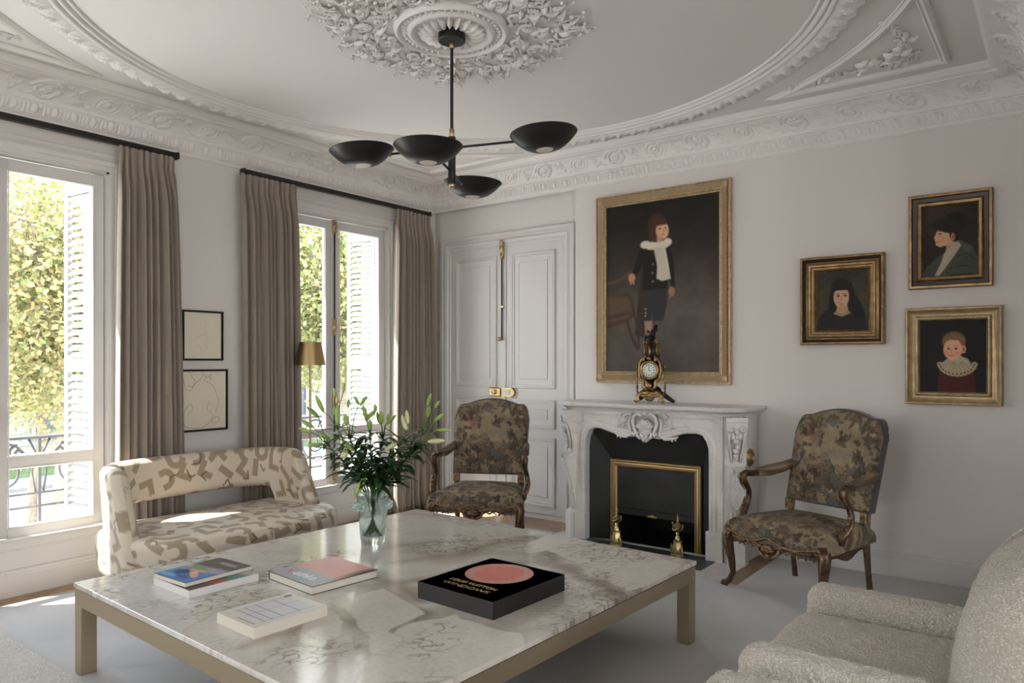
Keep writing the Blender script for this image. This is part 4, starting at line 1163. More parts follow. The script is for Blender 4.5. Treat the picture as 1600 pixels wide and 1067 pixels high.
# central cartouche
q = MB()
def cs(u, z, o=0): return (.02+u-.02, FY-.012-o, z)
cc = meas(1010, 664, 'y', FY); cxx = cc.x-X; czz = cc.z
for k in range(9):
    a = R(-70+140*k/8); q.tube([(cxx, FY-.03, czz-.03), (cxx+.05*math.sin(a), FY-.045, czz-.03+.05*math.cos(a)), (cxx+.075*math.sin(a), FY-.03, czz-.03+.078*math.cos(a))], [.008,.014,.008], 6)
for sd_ in (-1, 1):
    def S(u, z, o): return (cxx+sd_*u, FY-o, czz+z)
    q.tube([S(.02,.065,.04),S(.05,.085,.04),(cxx+sd_*.085,FY-.035,czz+.065),S(.10,.02,.03),S(.085,-.03,.03),S(.07,-.06,.035),S(.085,-.078,.035),S(.10,-.065,.035),S(.09,-.052,.03)], [.012,.015,.015,.014,.013,.014,.012,.010,.008], 8)
    q.tube([S(.115,.06,.02),S(.135,.02,.025),S(.125,-.03,.025),S(.11,-.07,.02),S(.16,-.095,.02),S(.22,-.09,.015),S(.26,-.075,.012)], [.008,.011,.011,.010,.013,.011,.006], 7)
    q.tube([S(.03,-.10,.03),S(.055,-.085,.035),S(.06,-.06,.035),S(.045,-.055,.03)], [.014,.013,.010,.008], 7)
    q.tube([S(.11,.075,.02),S(.15,.085,.022),S(.18,.06,.018),S(.165,.045,.015)], [.012,.014,.010,.007], 7)
    for u, z, r_ in ((.155,-.0,.014),(.19,-.015,.012),(.17,.02,.012),(.215,.0,.010),(.24,-.02,.008),(.18,.09,.014),(.205,.075,.012),(.15,.10,.012),(.21,-.10,.010),(.24,-.095,.009)):
        Mx = Euler((0, sd_*(u*20), 0)).to_matrix(); q.ell(S(u, z, .012), (r_*1.6, r_*.8, r_*.7), 8, 5, Mx)
q.ell((cxx, FY-.045, czz+.085), (.022,.015,.014)); 
for k in range(5): q.ell((cxx+.012*(k-2), FY-.04, czz-.075-.014*(2-abs(k-2))), (.010,.012,.020), 7, 5)
q.ell((cxx, FY-.02, czz-.02), (.06,.02,.07)); q.ell((cxx, FY-.02, czz-.10), (.035,.02,.03))
q.build('cartouche', M['marble'], fp, smooth=180)
# splayed black lining
bx0, bx1, by, bz = -.345, .415, -.27, .655
q = MB()
ox0, ox1, oz, oy = opl[0][0]-.02, opl[-1][0]+.02, .93, FY+.05
V = [(ox0,oy,0),(ox0,oy,oz),(ox1,oy,oz),(ox1,oy,0),(bx0,by,0),(bx0,by,bz),(bx1,by,bz),(bx1,by,0)]
q.add(V, [(0,1,5,4),(1,2,6,5),(2,3,7,6)]); q.build('firebox_lining', M['soot'], fp)
q = MB(); q.sweep([(bx0,by-.001,0),(bx0,by-.001,bz),(bx1,by-.001,bz),(bx1,by-.001,0)], [(0,0),(0,.012),(-.006,.020),(-.014,.020),(-.018,.010),(-.024,.016),(-.034,.018),(-.040,.008),(-.048,.014),(-.058,.008),(-.062,-.01)], (0,-1,0))
q.build('brass_surround', M['brass_sat'], fp, smooth=25)
q = MB(); q.box(bx0+.055, bx1-.055, by+.005, by+.015, .275, bz-.03); q.build('sliding_shutter', M['firedark'], fp)
q = MB(); q.box(bx0+.055, bx1-.055, by-.006, by+.012, .225, .272, .004); q.build('shutter_bar', M['firedark'], fp, smooth=30)
q = MB(); q.ell((.02,by-.012,.232), (.045,.010,.010)); q.ell((.02,by-.014,.236), (.016,.012,.014)); q.build('shutter_handle', M['brass'], fp, smooth=180)
q = MB(); q.add([(ox0,oy,.003),(ox1,oy,.003),(ox1,.30,.003),(ox0,.30,.003),(ox0,.30,.9),(ox1,.30,.9),(bx0+.05,by+.01,0),(bx0+.05,.28,0),(bx0+.05,.28,.8),(bx0+.05,by+.01,.8),(bx1-.05,by+.01,0),(bx1-.05,.28,0),(bx1-.05,.28,.8),(bx1-.05,by+.01,.8)], [(0,1,2,3),(3,2,5,4),(6,7,8,9),(10,11,12,13)]); q.build('firebox', M['soot'], fp)
# round brass vent on the right flank
q = MB(); Mx = Matrix.Rotation(R(90), 3, 'Y'); q.lathe([(0,.014),(.018,.016),(.022,.008),(.034,.010),(.038,.018),(.048,.018),(.052,.008),(.060,.010),(.066,.0)][::-1], .736, -.185, .735, 28, None, Mx); q.build('vent_rosette', M['gold'], fp, smooth=50)
# hearth
q = MB(); q.box(-.80, .765, -.83, FY+.12, 0, .012, .002); o = q.build('hearth_slab', M['marble'], fp)
q = MB(); q.box(-.53, .575, -.68, FY+.05, .011, .015); q.build('slate_inlay', M['slate'], o)

# andirons
def andiron():
    t = thing('andiron', '', 'andiron', (0,0,0), 0)
    q = MB(); q.lathe([(.046,0),(.046,.012),(.037,.018),(.041,.034),(.034,.070),(.026,.096),(.034,.100),(.034,.107),(.020,.112),(.016,.132),(.006,.146),(.015,.154),(.007,.166)], 0,0,0, 24, (6,.08)); q.build('pedestal', M['brass'], t, smooth=32)
    q = MB(); q.lathe([(.008,.166),(.022,.178),(.032,.196),(.033,.210),(.037,.214),(.028,.222),(.012,.234),(.006,.240)], 0,0,0, 20); q.build('urn', M['brass'], t, smooth=32)
    q = MB(); q.ell((0,0,.248), (.010,.010,.012)); q.ell((.002,0,.266), (.009,.008,.018)); q.ell((-.003,0,.285), (.005,.005,.014)); q.build('flame_finial', M['brass'], t, smooth=180)
    for s_ in (-1, 1):
        q = MB(); q.tube([(s_*.032,0,.210),(s_*.050,0,.222),(s_*.049,0,.196),(s_*.028,0,.184)], .0048, 6); q.ell((s_*.050,0,.226), (.008,.008,.008)); q.build('urn_handle', M['brass'], t, smooth=180)
        q = MB(); q.tube([(s_*.035,-.01,.05),(s_*.055,-.01,.055),(s_*.058,-.01,.03),(s_*.050,-.01,.008),(s_*.066,-.01,.006)], [.009,.008,.007,.008,.006], 7); q.ell((s_*.050,-.01,.07), (.007,.007,.007)); q.build('scroll_foot', M['brass'], t, smooth=180)
    q = MB(); q.tube([(-.028,-.020,.207),(-.015,-.034,.190),(0,-.038,.184),(.015,-.034,.190),(.028,-.020,.207)], .0045, 6); q.build('garland', M['brass'], t, smooth=180)
    return t
a1 = andiron(); a1.location = (2.335, -.42, .015); a1.rotation_euler = (0,0,R(-20)); a1['label'] = 'brass urn-topped andiron on the hearth, left one of the pair'; a1['group'] = 'brass andirons'
a2 = copy_tree(a1); a2.location = (2.835, -.42, .015); a2['label'] = 'brass urn-topped andiron on the hearth, right one of the pair'

# ------------------------------------------------------------------ mantel clock
ck = thing('mantel_clock', 'ornate gilt bronze mantel clock with white dial and small figure on top', 'clock', (2.535, -.23, 1.10), R(6))
M['bronze'] = mat('dark_patinated_bronze', (.018,.015,.013), .35, metal=.6)
M['ormolu'] = mat('ormolu', (.29,.19,.09), .32, metal=1, bump=(120,.6,.004), var=(60,.5))
q = MB()
for s_ in (-1, 1):
    q.tube([(s_*.03,-.03,.10),(s_*.07,-.045,.075),(s_*.10,-.055,.05),(s_*.085,-.06,.025),(s_*.11,-.062,.012),(s_*.12,-.06,.02)], [.018,.020,.018,.014,.012,.008], 8)
    q.build_ = None
q.ell((0,-.03,.075), (.075,.04,.03)); q.ell((0,-.05,.045), (.04,.02,.03))
q.tube([(-.08,-.05,.07),(-.04,-.065,.055),(0,-.07,.065),(.04,-.065,.055),(.08,-.05,.07)], [.012,.012,.016,.012,.012], 8)
q.build('base_scrolls', M['ormolu'], ck, smooth=180)
q = MB()
for s_ in (-1, 1): q.tube([(s_*.03,.04,.09),(s_*.08,.06,.06),(s_*.12,.07,.03),(s_*.15,.075,.012),(s_*.155,.07,.02)], [.018,.02,.016,.012,.009], 8)
q.ell((0,.03,.09), (.07,.04,.05)); q.build('rear_feet', M['bronze'], ck, smooth=180)
q = MB(); prf = [(.030,.09),(.026,.13),(.036,.16),(.065,.185),(.084,.23),(.086,.27),(.075,.32),(.052,.36),(.042,.38),(.044,.44),(.050,.45)]
n_ = 28; P_ = np.zeros((n_, len(prf), 3))
for i in range(n_):
    a = 2*PI*i/n_
    for j, (r_, z) in enumerate(prf): P_[i, j] = (r_*math.cos(a), .62*r_*math.sin(a)+.0, z)
q.grid(P_, wrap_u=True); q.build('case', M['bronze'], ck, smooth=50)
q = MB(); Mx = Matrix.Rotation(R(90), 3, 'X')
q.lathe([(.076,-.03),(.078,0),(.072,.010),(.062,.014),(.056,.010),(.053,.004)], 0, -.052, .255, 36, None, Mx); q.build('bezel', M['ormolu'], ck, smooth=60)
q = MB(); q.lathe([(.054,0),(.054,.004),(.040,.008),(0,.009)], 0, -.053, .255, 36, None, Mx); dl_ = q.build('dial', M['dial'], ck, smooth=60)
q = MB()
for k in range(12):
    a = 2*PI*k/12; q.box(.040*math.sin(a)-.0035, .040*math.sin(a)+.0035, -.0655, -.060, .255+.040*math.cos(a)-.0035, .255+.040*math.cos(a)+.0035)
q.box(-.0012,.0012,-.067,-.064,.245,.285); q.box(-.0015,.022,-.067,-.064,.252,.2545); q.build('hands', M['bronze'], dl_)
q = MB()
for s_ in (-1, 1):
    q.tube([(s_*.02,-.05,.10),(s_*.05,-.055,.13),(s_*.045,-.05,.165),(s_*.075,-.045,.19),(s_*.088,-.04,.25),(s_*.08,-.04,.31),(s_*.055,-.04,.345),(s_*.03,-.045,.36)], [.014,.015,.012,.011,.010,.011,.012,.010], 8)
    q.ell((s_*.05,-.055,.335), (.016,.012,.02)); q.ell((s_*.06,-.05,.175), (.018,.014,.014))
q.ell((0,-.06,.135), (.026,.02,.03)); q.ell((0,-.062,.345), (.022,.016,.016)); q.tube([(0,-.05,.36),(.004,-.05,.40),(-.002,-.05,.44)], [.012,.010,.010], 8)
q.build('acanthus_mounts', M['ormolu'], ck, smooth=180)
for s_ in (-1, 1):
    q = MB(); q.tube([(s_*.112,-.02,.085),(s_*.112,-.02,.27)], .0055, 8); q.ell((s_*.112,-.02,.28), (.010,.010,.012)); q.ell((s_*.112,-.02,.12), (.011,.011,.014)); q.tube([(s_*.112,-.02,.09),(s_*.095,-.03,.06)], .008, 6)
    q.tube([(s_*.112,-.02,.26),(s_*.085,-.01,.255)], .005, 6); q.build('side_column', M['ormolu'], ck, smooth=180)
    for y_ in (-.03, .03):
        q = MB(); q.tube([(s_*.046,y_,.35),(s_*.050,y_,.46)], .006, 8); q.ell((s_*.051,y_,.47), (.008,.008,.012)); q.build('finial', M['ormolu'], ck, smooth=180)
q = MB(); q.lathe([(.040,.44),(.046,.45),(.030,.46),(.022,.475),(.0,.49)], 0,0,0, 20); q.build('cap', M['ormolu'], ck, smooth=60)
q = MB()   # small seated cherub
q.ell((0,0,.50), (.020,.018,.018)); q.tube([(0,0,.505),(.004,0,.525),(.010,0,.545)], [.016,.015,.011], 10); q.ell((.016,-.002,.560), (.0105,.0105,.0125))
q.tube([(.012,-.008,.54),(.028,-.014,.535),(.034,-.010,.550)], [.006,.005,.004], 7); q.tube([(.006,.008,.54),(.020,.012,.555),(.024,.006,.572)], [.006,.005,.004], 7)
q.tube([(-.004,-.012,.50),(-.028,-.018,.505),(-.032,-.014,.485)], [.010,.008,.005], 7); q.tube([(.006,-.012,.50),(.0,-.026,.495),(-.006,-.024,.475)], [.010,.008,.005], 7)
q.tube([(-.012,.010,.53),(-.030,.014,.540),(-.026,.014,.525)], [.005,.006,.002], 6)
q.v = [(v[0]*1.5, v[1]*1.4, .482+(v[2]-.482)*1.35) for v in q.v]; q.build('cherub_figure', M['bronze'], ck, smooth=180)

# ------------------------------------------------------------------ chandelier
ch = thing('chandelier', 'black four-dish pendant chandelier with thin brass-jointed arms under the ceiling rose', 'chandelier', (2.4636, -2.448, 0))
M['shade_black'] = mat('matt_black_shade', (.007,.0065,.006), .38, spec=.45)
M['frost'] = mat('frosted_disc', (.62,.56,.47), .5)
q = MB(); q.lathe([(.0,3.128),(.070,3.130),(.073,3.134),(.073,3.20),(.0,3.2)], 0,0,0, 32); q.build('canopy', M['shade_black'], ch, smooth=30)
q = MB(); q.tube([(0,0,3.13),(0,0,2.66)], .0085, 12); q.build('rod', M['shade_black'], ch, smooth=40)
for z0, z1, r_ in ((3.095,3.130,.013),(2.615,2.665,.014),(2.352,2.376,.017)):
    q = MB(); q.lathe([(r_*.8,z0),(r_,z0+.004),(r_,z1-.004),(r_*.8,z1)], 0,0,0, 14); q.build('brass_collar', M['brass_sat'], ch, smooth=40)
q = MB(); q.tube([(0,0,2.37),(0,0,2.62)], .0205, 16); q.build('stem', M['shade_black'], ch, smooth=40)
def A_(p): return Vector((p[0]-2.4636, p[1]+2.448, p[2]))
def arm(p0, p1, nm='arm'):
    q = MB(); q.tube([A_(p0), A_(p1)], .0065, 8); q.build(nm, M['shade_black'], ch, smooth=40)
arm((2.14,-2.59,2.553), (2.795,-2.305,2.572)); arm((2.60,-2.71,2.43), (2.315,-2.19,2.448))
def dish(c, joint, tilt):
    prf = []; D_, Rr = .083, .172
    for k in range(13):
        t = k/12; r_ = .045+(Rr-.045)*t; prf.append((r_, -D_+D_*(t**1.9)))
    inn = [(r_-.002, z+.004) for r_, z in prf][::-1]
    q = MB(); Mx = Euler((R(tilt[0]), R(tilt[1]), 0)).to_matrix(); cl = A_(c)
    q.lathe([(0,-D_+.012),(.044,-D_+.012)]+prf+inn+[(0,-D_+.016)], cl.x, cl.y, cl.z, 48, None, Mx); s_ = q.build('lamp_shade', M['shade_black'], ch, smooth=50)
    q = MB(); q.lathe([(.0,-D_-.002),(.040,-D_-.002),(.044,-D_+.002),(.044,-D_+.010),(0,-D_+.010)], cl.x, cl.y, cl.z, 32, None, Mx); q.build('diffuser_disc', M['frost'], s_, smooth=40)
    j = A_(joint); d = (cl-j); d.z = 0; d.normalize()
    q = MB(); q.tube([j-d*.02, j+d*.02], .012, 10); q.tube([j+d*.012, j+d*.02+Vector((0,0,.012))], .008, 8); q.build('joint', M['brass_sat'], s_, smooth=40)
dish((2.075,-2.735,2.553), (2.13,-2.60,2.552), (4, -3)); dish((2.975,-2.325,2.572), (2.81,-2.30,2.572), (2, -4))
dish((2.575,-2.745,2.483), (2.60,-2.71,2.43), (0, 0)); dish((2.285,-2.065,2.478), (2.312,-2.18,2.448), (0, 2))

# ------------------------------------------------------------------ floor lamp
fl = thing('floor_lamp', 'slim brass floor lamp with tapered brass shade between curtain and window', 'lamp', (.30, -1.722, 0))
q = MB(); q.lathe([(.12,0),(.12,.012),(.02,.018),(.012,.05)], 0,0,0, 32); q.build('base', M['brass_sat'], fl, smooth=40)
q = MB(); q.tube([(0,0,.02),(0,0,1.41)], .0085, 10); q.build('pole', M['brass_sat'], fl, smooth=40)
q = MB(); q.lathe([(.120,1.393),(.086,1.575),(.083,1.575),(.117,1.393)], 0,0,0, 40); q.lathe([(.083,1.565),(.0,1.567)], 0,0,0, 40); q.build('lamp_shade', M['brass_sat'], fl, smooth=50)

# ------------------------------------------------------------------ rugs
q = MB(); y1, y2 = -.37, -.05
poly = [(.215,-9.0),(7.6,-9.0),(7.6,-1.25),(4.92,-1.25),(4.92,y2),(3.43,y2),(3.43,-.85),(1.735,-.85),(1.735,y1),(.215,y1)]
q.prism(poly, 'z', .001, .014); rg_ = q.build('area_rug', M['rug'], smooth=20)
tag(rg_, 'large pale grey wool rug under the coffee table', 'rug')
q = MB(); q.sweep([(.245,-9.0,.0141),(.245,y1-.03,.0141),(1.70,y1-.03,.0141)], [(0,0),(0,.0015),(.006,.0015),(.006,0)]); q.build('stitched_border', mat('rug_border', (.19,.18,.175), .95), rg_)
q = MB(); q.box(.46, 2.6, -7.4, -3.955, .0145, .024, .003); o = q.build('textured_rug', M['rug2'], smooth=20)
tag(o, 'beige nubby rug overlapping the grey rug in the lower left corner', 'rug')
# ------------------------------------------------------------------ coffee table
TA = R(-1.9); TW, TD = 2.03, 2.12
TC = (2.550, -2.904)
tb = thing('coffee_table', 'large square coffee table with veined stone top on a brushed brass frame', 'coffee table', (TC[0], TC[1], 0), TA)
def t_uv(px, py):
    p = meas(px, py, 'z', .42); dx, dy = p.x-TC[0], p.y-TC[1]; c, s_ = math.cos(-TA), math.sin(-TA)
    return ((dx*c-dy*s_)/TW+.5, .5-(dx*s_+dy*c)/TD)          # v grows towards the viewer
def stone_top():
    W_, H_ = 430, 450
    c = Cv(W_, H_, (200,195,186))
    f = lambda sx_, sy_, sd, o_=4: fnoise(c.X*sx_+c.Y*3, c.Y*sy_+c.X*2, sd, o_)
    warp = lambda a, sd: (fnoise(c.X*9, c.Y*9, sd)*a, fnoise(c.X*9+7, c.Y*9+3, sd+1)*a)
    X0, Y0 = c.X.copy(), c.Y.copy()
    # broad cloudy taupe and warm areas
    n1 = f(3, 5, 21); c.mix(np.clip(n1*1.3+.1, 0, 1), (168,156,142), .6)
    n2 = f(5, 8, 23); c.mix(np.clip(n2*1.5-.1, 0, 1), (196,188,174), .55)
    wx, wy = warp(.035, 31); c.X = X0+wx; c.Y = Y0+wy
    U = lambda pts: [t_uv(*p) for p in pts]
    # brown veins running across
    def vein(pts, wd, col, al=.8, soft=None): c.line(U(pts), wd, tuple(int(k*.80) for k in col), soft or wd*1.2, min(1, al*1.25))
    vein([(700,872),(770,850),(820,842),(860,860),(845,880),(800,884)], .03, (140,114,90), .55, .07)
    vein([(822,838),(850,848),(868,866),(858,882)], .028, (112,88,68), .8, .04)
    vein([(560,918),(600,912),(690,896),(740,884),(790,882)], .016, (158,138,116), .6, .05)
    vein([(585,925),(600,955),(650,975),(610,990),(520,965),(500,990)], .045, (138,116,92), .6, .07)
    vein([(602,935),(625,952),(650,962)], .03, (112,94,72), .6, .05)
    vein([(655,935),(640,925),(610,905),(585,900)], .04, (150,130,106), .65, .06)
    vein([(880,888),(920,900),(950,918),(958,938),(985,928),(1010,905)], .028, (140,114,92), .75, .05)
    vein([(860,876),(900,896),(940,906)], .02, (156,134,112), .7, .04)
    vein([(700,960),(790,990),(850,985),(900,965)], .05, (158,144,124), .5, .08)
    vein([(840,950),(900,930),(940,925)], .05, (168,156,138), .5, .1)
    vein([(380,1005),(440,985),(470,980),(500,960)], .018, (150,128,104), .55, .04)
    vein([(500,1050),(540,1010),(590,1020),(640,1000)], .03, (150,132,108), .55, .06)
    vein([(560,860),(640,850),(740,845)], .012, (160,146,126), .5, .05)
    vein([(620,880),(700,868)], .008, (160,146,128), .5, .04)
    # greenish grey cloud near the right corner
    u = t_uv(1000, 905); c.ell(u[0], u[1], .055, .035, (128,122,100), .9, al=.7)
    # pale breccia pieces with darker outlines
    wx, wy = warp(.026, 41); c.X = X0+wx; c.Y = Y0+wy
    def piece(pts, col=(200,194,182)):
        p = U(pts); c.poly(p, (140,124,104), .008, .6); q = np.array(p); m_ = q.mean(0); q = m_+(q-m_)*.985; c.poly([tuple(a) for a in q], col, .006, .95)
    piece([(575,925),(612,920),(640,942),(655,960),(600,1000),(560,980),(540,955),(508,940)])
    piece([(613,1000),(640,975),(700,958),(760,975),(800,990),(815,1010),(812,1024),(835,1032),(800,1067),(560,1067),(570,1040)])
    piece([(470,975),(508,950),(530,968),(540,995),(515,1010),(480,1005)])
    piece([(460,1025),(490,1015),(525,1022),(530,1040),(500,1060),(470,1050)])
    piece([(575,990),(602,985),(640,1000),(620,1025),(590,1020)])
    piece([(812,868),(850,862),(905,880),(930,902),(985,925),(1040,905),(1075,882),(1030,868),(860,832),(815,850)], (200,194,180))
    piece([(135,920),(230,890),(330,870),(360,905),(300,945),(330,985),(290,1000),(200,960)], (196,194,190))
    piece([(345,955),(380,985),(360,1010),(420,1055),(350,1030),(290,985)], (194,190,182))
    # squiggly dark fragments
    c.X, c.Y = X0, Y0
    fr = fnoise(X0*26+Y0*8, Y0*34, 51, 3); gate = fnoise(X0*5, Y0*6, 53, 2)
    sq = np.exp(-((fr)/.06)**2)*np.clip(gate*2.6-.15, 0, 1)
    c.mix(sq, (104,94,80), .85)
    fr = fnoise(X0*60, Y0*55+X0*20, 57, 2); gate = fnoise(X0*7+3, Y0*8, 59, 2)
    c.mix(np.exp(-((fr)/.10)**2)*np.clip(gate*3-.2, 0, 1), (96,88,76), .8)
    lft = np.clip((.45-X0)*3, 0, 1)*np.clip(gate*2+.6, 0, 1)
    c.mix(np.exp(-((fr-.2)/.05)**2)*lft, (128,122,112), .6)
    c.noise(.05, 61, 60)
    return c
def stone_mat():
    m = vmat('veined_stone', .14, noise=(55, .07)); return m
M['stone'] = stone_mat()
cvt = stone_top()
nx_, ny_ = cvt.w, cvt.h
# stretch to full extent, wrap the border down as the slab edge
Xg = np.linspace(0, 1, nx_); Yg = np.linspace(0, 1, ny_)
XX, YY = np.meshgrid(Xg, Yg, indexing='ij')
col = cvt.a.transpose(1, 0, 2)
P_ = np.stack([(XX-.5)*TW, (.5-YY)*TD, .42+0*XX], -1)
def skirt(P_, col, drop):
    Z = np.zeros_like(P_)
    P2 = np.pad(P_, ((2,2),(2,2),(0,0)), mode='edge'); c2 = np.pad(col, ((2,2),(2,2),(0,0)), mode='edge')
    for k, (dz, ex) in enumerate(((drop, .0), (.002, .0))):
        a = k
        P2[a, :, 2] = .42-dz; P2[-1-a, :, 2] = .42-dz; P2[:, a, 2] = .42-dz; P2[:, -1-a, 2] = .42-dz
    P2[0, :, 2] = .42-drop; P2[-1, :, 2] = .42-drop; P2[:, 0, 2] = .42-drop; P2[:, -1, 2] = .42-drop
    return P2, c2
P2, c2 = skirt(P_, col, .020)
P2[2:-2, 2:-2, 0] *= (TW-.003)/TW; P2[2:-2, 2:-2, 1] *= (TD-.003)/TD
gobj('stone_top', P2, M['stone'], tb, col=c2, smooth=False)
q = MB(); q.box(-TW/2+.01, TW/2-.01, -TD/2+.01, TD/2-.01, .3975, .4005); q.build('underside_board', M['black'], tb)
q = MB(); hw, hd = TW/2-.004, TD/2-.004
q.sweep([(-hw,-hd,.322),(hw,-hd,.322),(hw,hd,.322),(-hw,hd,.322)], [(0,0),(0,.071),(.004,.0745),(.065,.0745),(.068,.0),(0,0)], closed=True); q.build('apron', M['brass_sat'], tb, smooth=30)
M['champagne'] = mat('champagne_metal', (.40,.33,.225), .38, metal=.75)
for o in tb.children:
    if o.name.startswith('apron'): o.data.materials[0] = M['champagne']
for sx_ in (-1, 1):
    for sy_ in (-1, 1):
        q = MB(); x0, x1 = sorted((sx_*hw, sx_*(hw-.068))); y0, y1 = sorted((sy_*hd, sy_*(hd-.068))); q.box(x0, x1, y0, y1, .0145, .3215, .002); q.build('leg', M['champagne'], tb, smooth=30)

# ------------------------------------------------------------------ books
M['pages'] = mat('book_pages', (.60,.555,.47), .8, bump=(300,.5,.001))
M['pagesw'] = mat('white_page_block', (.62,.60,.57), .75)
def txt(s_, size, x, y, z, mt, parent, name='cover_title', ax=1.0, bold=0):
    cu = bpy.data.curves.new('t', 'FONT'); cu.body = s_; cu.size = size; cu.extrude = .0004; cu.align_x = 'CENTER'; cu.offset = bold
    o = bpy.data.objects.new('t', cu); COL.objects.link(o)
    dg = bpy.context.evaluated_depsgraph_get(); me = bpy.data.meshes.new_from_object(o.evaluated_get(dg))
    bpy.data.objects.remove(o); n = bpy.data.objects.new(name, me); COL.objects.link(n); me.materials.clear(); me.materials.append(mt)
    n.parent = parent; n.location = (x, y, z); n.scale = (ax, 1, 1); return n
def book(label, cx, cy_, z, ang, w_, d_, h_, cv, coverc, pagem='pages', hard=True, cat='book'):
    t = thing('book', label, cat, (cx, cy_, z), R(ang), 'art books on the coffee table')
    ct = .0022 if hard else .0008; e = .003 if hard else 0
    q = MB(); q.box(-w_/2+.001, w_/2-e-.001, -d_/2+e, d_/2-e, ct, h_-ct); q.build('page_block', M[pagem], t)
    mc = mat('cover_cloth', coverc, .45)
    q = MB(); q.box(-w_/2, w_/2, -d_/2, d_/2, 0, ct); q.box(-w_/2, w_/2, -d_/2, d_/2, h_-ct, h_); q.box(-w_/2-.0012, -w_/2+.0012, -d_/2, d_/2, 0, h_)
    cvr = q.build('cover', mc, t)
    if cv: flat_img('cover_print', cv, lambda X, Y: ((X-.5)*w_, (.5-Y)*d_, h_+.0004+0*X), M['cover'], cvr)
    return t
M['ink'] = mat('white_ink', (.75,.74,.72), .5); M['inkpink'] = mat('rose_ink', (.55,.12,.16), .5); M['inkdark'] = mat('dark_ink', (.03,.03,.03), .5); M['goldfoil'] = mat('gold_foil', (.62,.46,.16), .3, metal=.9)
# lower book of the stack
c = Cv(80, 80, (168,160,150)); c.poly([(.3,.5),(1,.3),(1,1),(.5,1)], (60,44,40), .05); c.poly([(.8,.2),(1,.15),(1,.45),(.85,.5)], (60,120,116), .04); c.poly([(.6,.5),(1,.45),(1,.62),(.7,.75)], (150,52,38), .04); c.noise(.5, 3, 20)
book('white-edged softcover book underneath the blue-covered one, bottom of the small stack', 1.982, -3.566, .4202, -1.5+.0, .318, .326, .034, c, (.42,.40,.38), 'pagesw', False)
c = Cv(100, 130, (84,78,72)); c.poly([(0,.48),(1,.36),(1,1),(0,1)], (70,120,170), .04); c.poly([(0,.42),(1,.36),(1,.52),(0,.60)], (140,138,140), .08)
c.ell(.40,.50,.28,.05,(96,140,86),.4,.2); c.ell(.45,.60,.30,.06,(196,150,124),.4,-.3); c.ell(.62,.70,.26,.055,(202,158,132),.4,.5); c.ell(.30,.72,.16,.10,(46,60,104),.5); c.ell(.55,.86,.22,.05,(58,82,140),.5); c.ell(.25,.90,.2,.05,(120,170,210),.6); c.noise(.35, 9, 14)
for y_, x0_, x1_ in ((.135,.36,.80),(.185,.38,.84)): c.line([(x0_,y_),(x1_,y_)], .026, (176,170,164), .006)
b_ = book('softcover art book with a blue figurative cover, on top of the small stack', 1.952, -3.562, .4555, -1.2+3.2, .252, .326, .018, c, (.05,.045,.04), 'pages', False)
# rose square book
c = Cv(120, 120, (150,156,162)); c.poly([(.0,-.1),(1.1,-.1),(1.1,.60),(0,.60)], (190,136,128), .03); c.poly([(.60,-.1),(1.1,-.1),(1.1,.60),(.86,.60)], (206,140,112), .35, .8); c.ell(1,.28,.12,.34,(80,52,48),.8); c.noise(.06, 3, 6)
b_ = book('square art book with a pink rectangle above a grey band lettered Rothko', 2.349, -3.202, .4202, -4.6, .352, .350, .036, c, (.03,.03,.035))
txt('R', .094, -.112, -.128, .0368, M['inkpink'], b_, ax=.8); txt('othko', .076, .012, -.124, .0368, M['ink'], b_, ax=.9)
# white book with ruled black lines
c = Cv(180, 220, (204,200,190)); c.poly([(.10,.12),(.93,.12),(.93,.80),(.10,.80)], (196,196,196), .01)
for y in (.80,.70,.56,.32): c.line([(.12,y),(.88,y+.004)], .010, (40,36,38), .003)
for x in (.15,.45,.86): c.line([(x,.10),(x,.86)], .0055, (60,56,58), .003)
c.line([(.86,.34),(.86,.55)], .012, (160,60,60), .003); c.poly([(.10,.05),(.18,.05),(.18,.16),(.10,.16)], (90,94,104), .004)
c.line([(.44,.93),(.86,.93)], .016, (120,116,112), .006); c.line([(.10,.93),(.17,.93)], .012, (130,126,122), .006)
b_ = book('white paperback with black ruled grid lines on the cover, nearest the table edge', 2.628, -3.662, .4202, -2.2, .258, .318, .040, c, (.60,.585,.55), 'pages', False)
# large black book
bx = book('large thick black boxed book with a pink round emblem and gold lettering', 3.114, -2.908, .4202, -2.2, .420, .478, .070, None, (.010,.0095,.009))
for o in bx.children:
    if o.name.startswith('page_block'):
        q = MB(); q.box(-.210, .210, -.239, .239, 0, .070, .0015); me = q.build('tmp', bpy.data.objects[o.name].data.materials[0]); o.data = me.data; bpy.data.objects.remove(me); o.data.materials[0] = mat('black_slipcase', (.008,.0075,.007), .42); o.name = 'slipcase'
c = Cv(110, 110, (190,104,96)); c.noise(.14, 3, 7); 
for rr in (.49,.44,.405,.375):
    d_ = np.hypot(c.X-.5, c.Y-.5); c.mix(np.exp(-((d_-rr)/.011)**2), (176,150,138), .9)
c.ell(.5,.5,.34,.34,(206,110,100),.3,al=.5)
def disc(X, Y):
    dx, dy = 2*(X-.5), 2*(Y-.5); r_ = np.maximum(np.abs(dx), np.abs(dy)); a = np.arctan2(dy, dx); return .152*r_*np.cos(a)-.02, -.152*r_*np.sin(a)+.068, .0706+0*X
cd = Cv(110, 110, (0,0,0)); dx, dy = 2*(cd.X-.5), 2*(cd.Y-.5); rr = np.maximum(np.abs(dx), np.abs(dy)); aa = np.arctan2(dy, dx)
sx_ = np.clip(((rr*np.cos(aa)*.5+.5)*110).astype(int), 0, 109); sy_ = np.clip(((rr*np.sin(aa)*.5+.5)*110).astype(int), 0, 109); cd.a = c.a[sy_, sx_]
flat_img('emblem', cd, disc, M['cover'], bx)
